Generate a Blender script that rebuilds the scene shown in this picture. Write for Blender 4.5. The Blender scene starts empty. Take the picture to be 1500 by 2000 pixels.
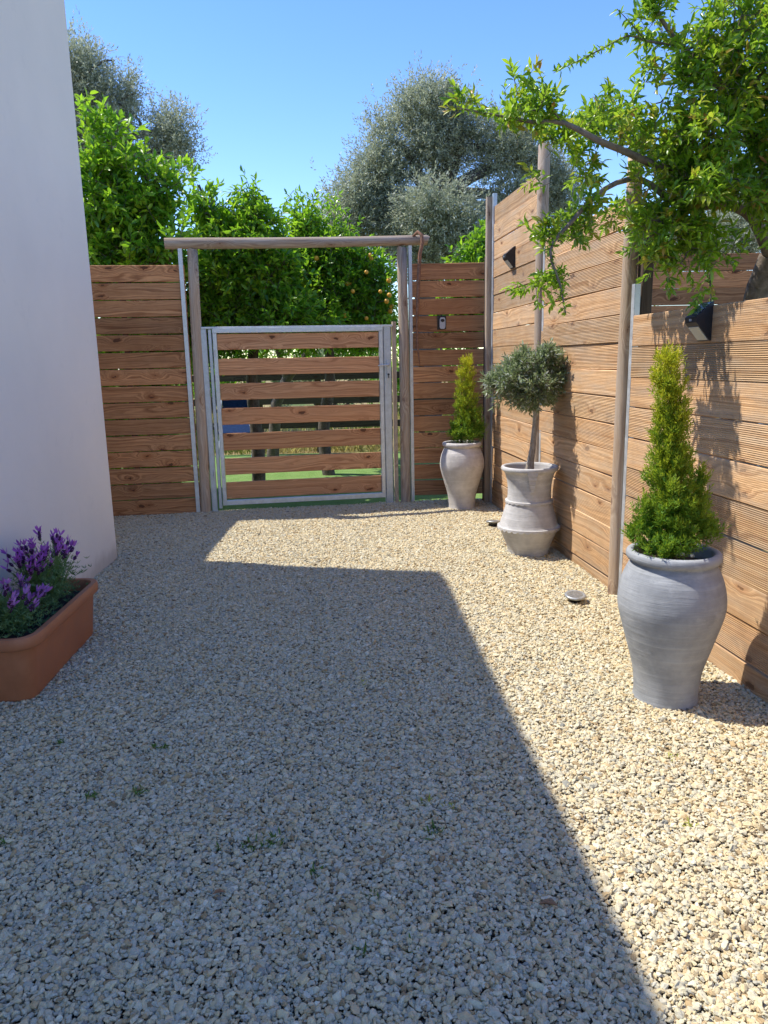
import bpy, math, random
import numpy as np
from mathutils import Vector, Matrix
random.seed(7); RNG = np.random.default_rng(11)
sc = bpy.context.scene
COL = sc.collection
rad = math.radians

# ------------------------------------------------------------------ camera
F, CH = 1444.0, 1.35
_u = np.array([-142., 7060., F]); _u /= np.linalg.norm(_u)
_fw = np.array([0, 0, -1.]); _y = _fw - _u*_fw.dot(_u); _y /= np.linalg.norm(_y)
_x = np.cross(_y, _u)
R = np.array([_x, _y, _u]); CP = np.array([0, 0, CH])
cam = bpy.data.objects.new('camera', bpy.data.cameras.new('camera')); COL.objects.link(cam)
M = Matrix([list(R[i]) + [CP[i]] for i in range(3)] + [[0, 0, 0, 1]])
cam.matrix_world = M
cam.data.sensor_fit = 'VERTICAL'; cam.data.sensor_height = 36; cam.data.lens = 36*F/2000
cam.data.clip_start = 0.05; cam.data.clip_end = 2000
sc.camera = cam
sc.render.resolution_x, sc.render.resolution_y = 768, 1024
# ------------------------------------------------------------------ light
SUNV = Vector((0.60, -0.153, -1.0)).normalized()
w = bpy.data.worlds.new('World'); sc.world = w; w.use_nodes = True
nt = w.node_tree; nt.nodes.clear()
sky = nt.nodes.new('ShaderNodeTexSky'); sky.sky_type = 'NISHITA'; sky.sun_disc = False
sky.sun_elevation = math.asin(-SUNV.z); sky.sun_rotation = math.atan2(-SUNV.x, -SUNV.y)
sky.air_density = 1.0; sky.dust_density = 0.0; sky.ozone_density = 3.0; sky.altitude = 0
bg = nt.nodes.new('ShaderNodeBackground'); bg.inputs[1].default_value = 0.15
ow = nt.nodes.new('ShaderNodeOutputWorld')
hs = nt.nodes.new('ShaderNodeHueSaturation'); hs.inputs['Saturation'].default_value = 1.22; hs.inputs['Hue'].default_value = .514
nt.links.new(sky.outputs[0], hs.inputs['Color']); nt.links.new(hs.outputs[0], bg.inputs[0]); nt.links.new(bg.outputs[0], ow.inputs[0])
sun = bpy.data.lights.new('sun', 'SUN'); sun.energy = 3.3; sun.angle = rad(0.53); sun.color = (1.0, 0.95, 0.87)
so = bpy.data.objects.new('sun', sun); COL.objects.link(so)
so.rotation_euler = SUNV.to_track_quat('-Z', 'Y').to_euler(); so.location = (-6, 2, 10)
vs = sc.view_settings; vs.view_transform = 'Standard'; vs.look = 'None'; vs.gamma = 1; vs.exposure = 1.0
try:
    sc.cycles.max_bounces = 8; sc.cycles.transparent_max_bounces = 8
except Exception: pass

# ------------------------------------------------------------------ pixel helpers
def ray(px, py): return R @ np.array([px-750., 1000.-py, -F])
def gnd(px, py, z=0.):
    d = ray(px, py); return CP + d*((z-CH)/d[2])
def aty(px, py, Y):
    d = ray(px, py); return CP + d*(Y/d[1])
def onpl(px, py, p0, n):
    d = ray(px, py); return CP + d*(np.dot(np.array(p0)-CP, n)/np.dot(d, n))

# ------------------------------------------------------------------ object helpers
def link(name, me, parent=None):
    o = bpy.data.objects.new(name, me); COL.objects.link(o)
    if parent is not None: o.parent = parent
    return o
def tag(o, label=None, cat=None, group=None, kind=None):
    if label: o['label'] = label
    if cat: o['category'] = cat
    if group: o['group'] = group
    if kind: o['kind'] = kind
    return o
def empty(name, loc, label, cat, group=None, rz=0):
    o = bpy.data.objects.new(name, None); COL.objects.link(o)
    o.location = loc; o.rotation_euler = (0, 0, rz); o.empty_display_size = .1
    tag(o, label, cat, group)
    bpy.context.view_layer.update()
    return o
def local(parent, P):
    """world points -> coordinates of an Empty (translation and z rotation only)"""
    P = np.asarray(P, float)
    if parent is None: return P
    L = np.array(parent.location); a = -parent.rotation_euler.z
    Q = P - L; c, s = math.cos(a), math.sin(a)
    return np.stack([Q[..., 0]*c - Q[..., 1]*s, Q[..., 0]*s + Q[..., 1]*c, Q[..., 2]], -1)

class MB:
    """collects polygons with uv and a per-face random value"""
    def __init__(s): s.v = []; s.f = []; s.uv = []; s.r = []; s.sm = []
    def add(s, verts, faces, uvs=None, r=None, smooth=False):
        b = len(s.v); s.v += [tuple(x) for x in verts]
        r = random.random() if r is None else r
        for i, f in enumerate(faces):
            s.f.append([b+k for k in f]); s.r.append(r); s.sm.append(smooth)
            s.uv.append(uvs[i] if uvs else [(0, 0)]*len(f))
    def beam(s, p0, p1, side, wid, hei, ch=.004, r=None, nseg=1, bow=0.):
        """plank from p0 to p1; 'side' = unit vector of its thickness; wid = thickness, hei = height; chamfered"""
        p0 = np.array(p0, float); p1 = np.array(p1, float); d = p1-p0; L = np.linalg.norm(d); d /= L
        side = np.array(side, float); side -= d*side.dot(d); side /= np.linalg.norm(side)
        up = np.cross(side, d); up /= np.linalg.norm(up)
        if up[2] < 0: up = -up
        a, b = wid/2, hei/2
        prof = [(-a+ch, -b), (a-ch, -b), (a, -b+ch), (a, b-ch), (a-ch, b), (-a+ch, b), (-a, b-ch), (-a, -b+ch)]
        V = []; n = nseg+1
        r = random.random() if r is None else r
        for k in range(n):
            t = k/nseg; c = p0 + d*L*t + up*bow*4*t*(1-t)
            V += [c + side*x + up*y for x, y in prof]
        Fc = []; U = []
        vv = [y for x, y in prof]; xx = [x for x, y in prof]
        for k in range(nseg):
            for j in range(8):
                j2 = (j+1) % 8
                Fc.append([k*8+j, k*8+j2, (k+1)*8+j2, (k+1)*8+j])
                off = 0.
                if j in (0, 4): va, vb = xx[j]+.3, xx[j2]+.3
                else: va, vb = vv[j], vv[j2]
                u0, u1 = L*k/nseg, L*(k+1)/nseg
                U.append([(u0, va), (u0, vb), (u1, vb), (u1, va)])
        Fc.append(list(range(7, -1, -1))); U.append([(x*.3, y) for x, y in prof][::-1])
        Fc.append([nseg*8+j for j in range(8)]); U.append([(x*.3+L, y) for x, y in prof])
        s.add(V, Fc, U, r)
    def box(s, c, sx, sy, sz, ax=(1, 0, 0), r=None, ch=.002):
        c = np.array(c, float); ax = np.array(ax, float)
        side = np.array([-ax[1], ax[0], 0.])
        s.beam(c-ax*sx/2, c+ax*sx/2, side, sy, sz, ch=min(ch, sy/3, sz/3), r=r)
    def tube(s, pts, rad_, n=10, r=None, caps=True, jit=0.):
        pts = [np.array(p, float) for p in pts]; m = len(pts)
        if np.isscalar(rad_): rad_ = [rad_]*m
        V = []; U = []; L = 0; ref = None; lens = [0]
        for k in range(m):
            d = pts[min(k+1, m-1)] - pts[max(k-1, 0)]; d /= (np.linalg.norm(d)+1e-9)
            if ref is None:
                ref = np.array([1., 0, 0]) if abs(d[0]) < .8 else np.array([0, 1., 0])
            a = ref - d*ref.dot(d); a /= np.linalg.norm(a); ref = a; b = np.cross(d, a)
            for j in range(n):
                th = 2*math.pi*j/n; rr = rad_[k]*(1+random.uniform(-jit, jit))
                V.append(pts[k] + (a*math.cos(th)+b*math.sin(th))*rr)
            if k: lens.append(lens[-1]+np.linalg.norm(pts[k]-pts[k-1]))
        Fc = []; UV = []
        per = 2*math.pi*max(rad_)
        for k in range(m-1):
            for j in range(n):
                j2 = (j+1) % n
                Fc.append([k*n+j, k*n+j2, (k+1)*n+j2, (k+1)*n+j])
                UV.append([(lens[k], per*j/n), (lens[k], per*(j+1)/n), (lens[k+1], per*(j+1)/n), (lens[k+1], per*j/n)])
        s.add(V, Fc, UV, r, smooth=True)
        if caps:
            s.add([V[j] for j in range(n)], [list(range(n-1, -1, -1))], [[(0, 0)]*n], r)
            s.add([V[(m-1)*n+j] for j in range(n)], [list(range(n))], [[(0, 0)]*n], r)
    def lathe(s, prof, c=(0, 0, 0), n=48, r=None, fn=None):
        V = []; Fc = []; UV = []
        for i, (rr, z) in enumerate(prof):
            for j in range(n):
                th = 2*math.pi*j/n
                q = rr if fn is None else fn(rr, z, th)
                V.append((c[0]+q*math.cos(th), c[1]+q*math.sin(th), c[2]+z))
        for i in range(len(prof)-1):
            for j in range(n):
                j2 = (j+1) % n
                Fc.append([i*n+j, i*n+j2, (i+1)*n+j2, (i+1)*n+j]); UV.append([(j/n, prof[i][1]), ((j+1)/n, prof[i][1]), ((j+1)/n, prof[i+1][1]), (j/n, prof[i+1][1])])
        s.add(V, Fc, UV, r, smooth=True)
    def build(s, name, mat, parent=None, world=True):
        V = np.array(s.v, float)
        if world: V = local(parent, V)
        me = bpy.data.meshes.new(name)
        me.from_pydata([tuple(x) for x in V], [], s.f)
        uvl = me.uv_layers.new(name='UVMap')
        flat = [c for f in s.uv for p in f for c in p]
        uvl.data.foreach_set('uv', flat)
        a = me.attributes.new('rnd', 'FLOAT', 'FACE'); a.data.foreach_set('value', s.r)
        me.polygons.foreach_set('use_smooth', s.sm)
        me.materials.append(mat); me.update()
        return link(name, me, parent)

def trimesh(name, V, T, rnd, mat, parent=None, hue=None):
    """fast mesh from numpy arrays; world coordinates in"""
    V = local(parent, V)
    me = bpy.data.meshes.new(name)
    me.vertices.add(len(V)); me.vertices.foreach_set('co', V.astype(np.float32).ravel())
    me.loops.add(T.size); me.loops.foreach_set('vertex_index', T.astype(np.int32).ravel())
    me.polygons.add(len(T))
    me.polygons.foreach_set('loop_start', np.arange(0, T.size, T.shape[1], dtype=np.int32))
    me.polygons.foreach_set('loop_total', np.full(len(T), T.shape[1], dtype=np.int32))
    me.update(calc_edges=True)
    a = me.attributes.new('rnd', 'FLOAT', 'FACE'); a.data.foreach_set('value', rnd.astype(np.float32))
    if hue is not None:
        a = me.attributes.new('hue', 'FLOAT', 'FACE'); a.data.foreach_set('value', hue.astype(np.float32))
    me.materials.append(mat); me.validate()
    return link(name, me, parent)

def norm(a): return a/(np.linalg.norm(a, axis=-1, keepdims=True)+1e-9)
def leafmesh(name, P, D, L, W, mat, parent, rnd=None, hue=None, detail=1, fold=.25, curl=.25, upbias=.6):
    n = len(P); D = norm(D)
    N0 = norm(RNG.normal(size=(n, 3)) + np.array([0, 0, upbias*2]))
    S = norm(np.cross(D, N0)); N = np.cross(S, D)
    L = np.broadcast_to(L, n)[:, None]; W = np.broadcast_to(W, n)[:, None]
    def pt(t, s, f): return P + D*L*t + S*W*s*.5 + N*(W*f*abs(s)*fold - L*curl*t*t)
    if detail == 0:
        V = np.stack([pt(0, 0, 0), pt(.45, -1, 1), pt(1, 0, 0), pt(.45, 1, 1)], 1)
        T = np.array([[0, 1, 2, 3]]) if fold == 0 else np.array([[0, 1, 2], [0, 2, 3]])
    else:
        V = np.stack([pt(0, 0, 0), pt(.3, -.85, 1), pt(.3, 0, 0), pt(.3, .85, 1), pt(.68, -.85, 1), pt(.68, 0, 0), pt(.68, .85, 1), pt(1, 0, 0)], 1)
        T = np.array([[0, 1, 2], [0, 2, 3], [1, 4, 5], [1, 5, 2], [2, 5, 6], [2, 6, 3], [4, 7, 5], [5, 7, 6]])
    k = V.shape[1]; TT = (T[None] + (np.arange(n)*k)[:, None, None]).reshape(-1, T.shape[1])
    if rnd is None: rnd = RNG.random(n)
    if hue is None: hue = np.zeros(n)
    return trimesh(name, V.reshape(-1, 3), TT, np.repeat(rnd, len(T)), mat, parent, np.repeat(hue, len(T)))

def stickgeo(P0, P1, r0, r1, n=4):
    m = len(P0); d = norm(P1-P0); a = norm(np.cross(d, np.array([.3, .5, .81]))); b = np.cross(d, a)
    V = []
    for (P, r) in ((P0, r0), (P1, r1)):
        for j in range(n):
            th = 2*math.pi*j/n
            V.append(P + (a*math.cos(th)+b*math.sin(th))*np.broadcast_to(r, m)[:, None])
    V = np.stack(V, 1)
    T = np.array([[j, (j+1) % n, n+(j+1) % n, n+j] for j in range(n)])
    return V.reshape(-1, 3), (T[None]+(np.arange(m)*2*n)[:, None, None]).reshape(-1, 4)

# ------------------------------------------------------------------ material helpers
class NT:
    def __init__(s, name, rough=.6, spec=.4):
        s.m = bpy.data.materials.new(name); s.m.use_nodes = True; s.t = s.m.node_tree
        s.b = s.t.nodes['Principled BSDF']; s.b.inputs['Roughness'].default_value = rough
        s.b.inputs['Specular IOR Level'].default_value = spec
        s.out = s.t.nodes['Material Output']
    def n(s, t, **kw):
        x = s.t.nodes.new(t)
        for k, v in kw.items(): setattr(x, k, v)
        return x
    def set(s, sock, v):
        if hasattr(v, 'is_output') or isinstance(v, bpy.types.NodeSocket): s.t.links.new(v, sock)
        else: sock.default_value = v
    def math(s, op, a, b=None, c=None, clamp=False):
        x = s.n('ShaderNodeMath', operation=op, use_clamp=clamp)
        s.set(x.inputs[0], a)
        if b is not None: s.set(x.inputs[1], b)
        if c is not None: s.set(x.inputs[2], c)
        return x.outputs[0]
    def noise(s, vec=None, scale=5., detail=3., rough=.5, dim='3D', w=None, dist=0.):
        x = s.n('ShaderNodeTexNoise', noise_dimensions=dim)
        if vec is not None: s.set(x.inputs['Vector'], vec)
        if w is not None: s.set(x.inputs['W'], w)
        s.set(x.inputs['Scale'], scale); s.set(x.inputs['Detail'], detail); s.set(x.inputs['Roughness'], rough); s.set(x.inputs['Distortion'], dist)
        return x.outputs[0]
    def ramp(s, fac, stops, interp='LINEAR'):
        x = s.n('ShaderNodeValToRGB'); cr = x.color_ramp; cr.interpolation = interp
        while len(cr.elements) < len(stops): cr.elements.new(.5)
        for e, (p, c) in zip(cr.elements, stops):
            e.position = p; e.color = (c, c, c, 1) if np.isscalar(c) else (*c, 1)
        s.set(x.inputs[0], fac); return x.outputs[0]
    def maprange(s, v, a, b, c, d, smooth=False):
        x = s.n('ShaderNodeMapRange'); x.clamp = True
        if smooth: x.interpolation_type = 'SMOOTHSTEP'
        s.set(x.inputs[0], v)
        for i, q in enumerate((a, b, c, d)): s.set(x.inputs[1+i], q)
        return x.outputs[0]
    def mix(s, fac, a, b, mode='MIX'):
        x = s.n('ShaderNodeMix', data_type='RGBA', blend_type=mode)
        s.set(x.inputs[0], fac)
        for k, v in ((6, a), (7, b)):
            if isinstance(v, tuple): v = (*v, 1) if len(v) == 3 else v
            s.set(x.inputs[k], v)
        return x.outputs[2]
    def vec(s, x, y, z=0.):
        c = s.n('ShaderNodeCombineXYZ'); s.set(c.inputs[0], x); s.set(c.inputs[1], y); s.set(c.inputs[2], z); return c.outputs[0]
    def attr(s, name, typ='GEOMETRY'):
        a = s.n('ShaderNodeAttribute', attribute_name=name, attribute_type=typ); return a.outputs['Fac']
    def uv(s):
        u = s.n('ShaderNodeUVMap', uv_map='UVMap'); p = s.n('ShaderNodeSeparateXYZ'); s.t.links.new(u.outputs[0], p.inputs[0]); return p.outputs[0], p.outputs[1]
    def obj(s): return s.n('ShaderNodeTexCoord').outputs['Object']
    def bump(s, h, strength=.3, dist=.01, prev=None):
        x = s.n('ShaderNodeBump'); s.set(x.inputs['Height'], h); x.inputs['Strength'].default_value = strength; x.inputs['Distance'].default_value = dist
        if prev is not None: s.t.links.new(prev, x.inputs['Normal'])
        return x.outputs[0]
    def col(s, c): s.set(s.b.inputs['Base Color'], (*c, 1) if isinstance(c, tuple) and len(c) == 3 else c)
    def nrm(s, x): s.t.links.new(x, s.b.inputs['Normal'])

def wood(name, light, dark, knot=(.07, .025, .01), groove=0., weather=0., wcol=(.34, .31, .27), knots=1., rough=.7, grime=0., calm=1., tones=(.74, .98, 1.2)):
    m = NT(name, rough, .25); u, v = m.uv(); r = m.attr('rnd')
    uo = m.math('MULTIPLY_ADD', r, 37.3, u); vo = m.math('MULTIPLY_ADD', r, 5.7, v)
    # knots: sparse cells, elongated along the grain
    vo_ = m.n('ShaderNodeTexVoronoi', voronoi_dimensions='2D', feature='F1')
    kw = m.noise(m.vec(m.math('MULTIPLY', uo, 14.), m.math('MULTIPLY', vo, 22.)), 1., 3., .6)
    m.set(vo_.inputs['Vector'], m.vec(m.math('MULTIPLY_ADD', kw, .22, m.math('MULTIPLY', uo, 3.2)), m.math('MULTIPLY_ADD', kw, .3, m.math('MULTIPLY', vo, 7.)))); vo_.inputs['Scale'].default_value = 1; vo_.inputs['Randomness'].default_value = 1
    sepc = m.n('ShaderNodeSeparateColor'); m.t.links.new(vo_.outputs['Color'], sepc.inputs[0])
    has = m.math('GREATER_THAN', sepc.outputs[0], .52)
    kd = vo_.outputs['Distance']
    kinf = m.math('MULTIPLY', m.maprange(kd, 0., .5, 1., 0., True), has)
    warp = m.noise(m.vec(m.math('MULTIPLY', uo, 1.3), m.math('MULTIPLY', vo, 9.)), 1., 2.)
    ringc = m.math('ADD', m.math('MULTIPLY', vo, 55.), m.math('ADD', m.math('MULTIPLY', warp, 9.*calm), m.math('MULTIPLY', kinf, 4.5*calm)))
    grain = m.noise(dim='1D', w=ringc, scale=1., detail=3., rough=.65)
    fibre = m.noise(m.vec(m.math('MULTIPLY', uo, 9.), m.math('MULTIPLY', vo, 260.)), 1., 3., .6)
    g = m.math('ADD', m.math('MULTIPLY', grain, .75), m.math('MULTIPLY', fibre, .35))
    c = m.mix(m.maprange(g, .40, .68, 0., 1.), dark, light)
    tone = m.ramp(m.math('FRACT', m.math('MULTIPLY', r, 7.77)), [(0, tones[0]), (.5, tones[1]), (1, tones[2])])
    c = m.mix(1., c, tone, 'MULTIPLY')
    hue = m.math('FRACT', m.math('MULTIPLY', r, 23.1))
    c = m.mix(m.math('MULTIPLY', hue, .35), c, m.mix(1., c, (1.12, .9, .72), 'MULTIPLY'))
    # knots
    kn = m.noise(m.vec(uo, vo), 40., 2.)
    kr = m.math('SUBTRACT', m.math('MULTIPLY_ADD', kn, .10, m.math('MULTIPLY', sepc.outputs[1], .075)), .02)
    core = m.math('MULTIPLY', m.math('LESS_THAN', kd, kr), has)
    halo = m.math('MULTIPLY', m.maprange(kd, .03, .24, .7, 0., True), has)
    c = m.mix(m.math('MULTIPLY', halo, knots), c, m.mix(1., c, (.62, .42, .3), 'MULTIPLY'))
    c = m.mix(m.math('MULTIPLY', core, knots*.85), c, knot)
    # weathering streaks
    if weather:
        wn = m.noise(m.vec(m.math('MULTIPLY', uo, 2.2), m.math('MULTIPLY', vo, 14.)), 1., 5., .65)
        c = m.mix(m.maprange(wn, .42, .68, 0., weather), c, wcol)
    if grime:
        gn = m.noise(m.obj(), 2.3, 5., .7)
        c = m.mix(m.maprange(gn, .45, .75, 0., grime), c, m.mix(1., c, (.55, .5, .45), 'MULTIPLY'))
    m.col(c)
    b = m.bump(m.math('ADD', m.math('MULTIPLY', grain, .5), fibre), .35, .002)
    if groove:
        s_ = m.math('SINE', m.math('MULTIPLY', v, math.pi/.0085))
        s_ = m.math('POWER', m.math('ABSOLUTE', s_), .6)
        lvl = m.maprange(m.math('FRACT', m.math('MULTIPLY', r, 13.7)), .2, .7, .15, 1.)
        b = m.bump(m.math('MULTIPLY', s_, lvl), groove, .007, b)
    m.nrm(b)
    return m.m

def metal(name, c=(.56, .6, .63), rough=.45, met=.55):
    m = NT(name, rough, .5); m.b.inputs['Metallic'].default_value = met
    n1 = m.noise(m.obj(), 18., 4., .6); n2 = m.noise(m.obj(), 90., 2.)
    cc = m.mix(m.maprange(n1, .35, .7, 0., 1.), tuple(x*.78 for x in c), c)
    cc = m.mix(m.maprange(n2, .62, .75, 0., .35), cc, (.25, .23, .2))
    m.col(cc); m.set(m.b.inputs['Roughness'], m.maprange(n1, .3, .7, rough-.1, rough+.15)); m.nrm(m.bump(n2, .08, .002)); return m.m

def plain(name, c, rough=.5, var=.25, scale=20., bump=.1, spec=.4):
    m = NT(name, rough, spec); n1 = m.noise(m.obj(), scale, 4., .6)
    m.col(m.mix(m.maprange(n1, .3, .7, 0., 1.), tuple(x*(1-var) for x in c), tuple(min(1, x*(1+var*.5)) for x in c)))
    if bump: m.nrm(m.bump(n1, bump, .004))
    return m.m

def leafmat(name, stops, hues=None, trans=.35, tcol=(.35, .55, .04), rough=.38, spec=.5, back=None):
    m = NT(name, rough, spec); r = m.attr('rnd')
    c = m.ramp(r, stops)
    if hues: c = m.mix(m.attr('hue'), c, m.ramp(m.math('FRACT', m.math('MULTIPLY', r, 17.3)), hues))
    if back is not None:
        g = m.n('ShaderNodeNewGeometry'); c2 = m.mix(g.outputs['Backfacing'], c, back)
        m.col(c2)
    else: m.col(c)
    m.set(m.b.inputs['Roughness'], m.math('MULTIPLY_ADD', r, .25, rough-.1))
    tr = m.n('ShaderNodeBsdfTranslucent'); m.set(tr.inputs[0], m.mix(1., m.mix(.45, c, (.5, .5, .5)), tuple(tcol), 'MULTIPLY'))
    m.set(tr.inputs[0], m.mix(.55, c, tuple(tcol)))
    ms = m.n('ShaderNodeMixShader'); ms.inputs[0].default_value = trans
    m.t.links.new(m.b.outputs[0], ms.inputs[1]); m.t.links.new(tr.outputs[0], ms.inputs[2]); m.t.links.new(ms.outputs[0], m.out.inputs[0])
    return m.m

def bark(name, a=(.16, .13, .10), b=(.30, .27, .23), scale=26.):
    m = NT(name, .85, .2); u, v = m.uv()
    n1 = m.noise(m.obj(), scale, 5., .65, dist=.6)
    n2 = m.noise(m.obj(), scale*.3, 3.)
    m.col(m.mix(m.maprange(m.math('ADD', m.math('MULTIPLY', n1, .7), m.math('MULTIPLY', n2, .3)), .35, .65, 0., 1.), a, b)); m.nrm(m.bump(n1, .7, .01)); return m.m

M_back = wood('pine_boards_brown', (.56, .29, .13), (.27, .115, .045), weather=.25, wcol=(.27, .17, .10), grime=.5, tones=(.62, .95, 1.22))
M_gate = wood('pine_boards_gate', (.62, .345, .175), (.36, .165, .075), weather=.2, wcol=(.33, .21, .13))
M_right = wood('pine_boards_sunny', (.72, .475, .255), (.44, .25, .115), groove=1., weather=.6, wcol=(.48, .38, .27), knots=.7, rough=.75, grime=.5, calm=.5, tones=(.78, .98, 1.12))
M_pole = wood('weathered_round_timber', (.46, .37, .27), (.27, .19, .125), weather=.5, wcol=(.46, .41, .35), knots=.7, rough=.85)
M_darkwood = wood('dark_timber', (.10, .075, .055), (.05, .035, .025), rough=.85)
M_palewood = wood('pale_timber', (.52, .42, .31), (.36, .27, .18), weather=.4, wcol=(.5, .45, .4))
M_galv = metal('galvanised_steel')
M_galv2 = metal('galvanised_steel_bright', (.66, .685, .69), .4, .45)
M_black = plain('black_plastic', (.022, .022, .024), .42, .3, 40., .05)
M_grey = plain('grey_cast_face', (.45, .46, .47), .45, .15, 60., .05)
M_barkp = bark('pomegranate_bark', (.11, .085, .06), (.27, .22, .17))
M_barko = bark('olive_bark', (.06, .055, .05), (.15, .135, .12))
M_barkc = bark('citrus_bark', (.07, .055, .04), (.17, .14, .11))

# ------------------------------------------------------------------ setting: ground
def sheet(name, pts, mat, z, kind='structure'):
    me = bpy.data.meshes.new(name); me.from_pydata([(x, y, z) for x, y in pts], [], [list(range(len(pts)))])
    me.materials.append(mat); o = link(name, me); tag(o, kind=kind); return o
m = NT('dry_field', .95, .1); o_ = m.obj(); n1 = m.noise(o_, .55, 5., .6); n2 = m.noise(o_, 14., 5., .7)
c = m.mix(m.maprange(n1, .42, .6, 0., 1.), (.50, .36, .17), (.13, .17, .05)); c = m.mix(m.maprange(n2, .3, .7, 0., 1.), m.mix(1., c, (.6, .6, .6), 'MULTIPLY'), c)
m.col(c); m.nrm(m.bump(n2, .8, .03)); M_field = m.m
g = sheet('ground', [(-400, -400), (400, -400), (400, 800), (-400, 800)], M_field, -.035)
m = NT('gravel_bed', .95, .1); o_ = m.obj()
vo = m.n('ShaderNodeTexVoronoi'); m.set(vo.inputs['Vector'], o_); vo.inputs['Scale'].default_value = 95
m.col(m.mix(m.maprange(vo.outputs['Distance'], .1, .7, 0., 1.), m.ramp(m.noise(o_, 60., 2.), [(.3, (.40, .34, .25)), (.7, (.50, .45, .36))]), (.06, .05, .04)))
m.nrm(m.bump(m.math('SUBTRACT', 1., vo.outputs['Distance']), .9, .012)); M_bed = m.m
bed_poly = [(-2.9, -3.5), (2.4, -3.5), (1.9, 1.2), (1.50, 2.6), (1.12, 6.3), (1.05, 7.2), (.22, 7.12), (-1.65, 6.82), (-2.9, 6.6)]
sheet('gravel_bed', bed_poly, M_bed, -.012)
m = NT('artificial_turf', 1., .03); o_ = m.obj(); n1 = m.noise(o_, 180., 3., .7); n2 = m.noise(o_, 6., 3.)
c = m.mix(m.maprange(n1, .35, .65, 0., 1.), (.06, .13, .03), (.25, .38, .11)); m.col(m.mix(m.maprange(n2, .3, .7, 0., .3), c, (.32, .42, .16))); m.nrm(m.bump(n1, .8, .01)); M_turf = m.m
turf_poly = [(-2.9, 6.76), (-1.65, 6.84), (.22, 7.14), (1.05, 7.22), (4.6, 7.3), (4.6, 11.2), (-5., 11.2)]
turf = sheet('artificial_turf', turf_poly, M_turf, -.008)

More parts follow.
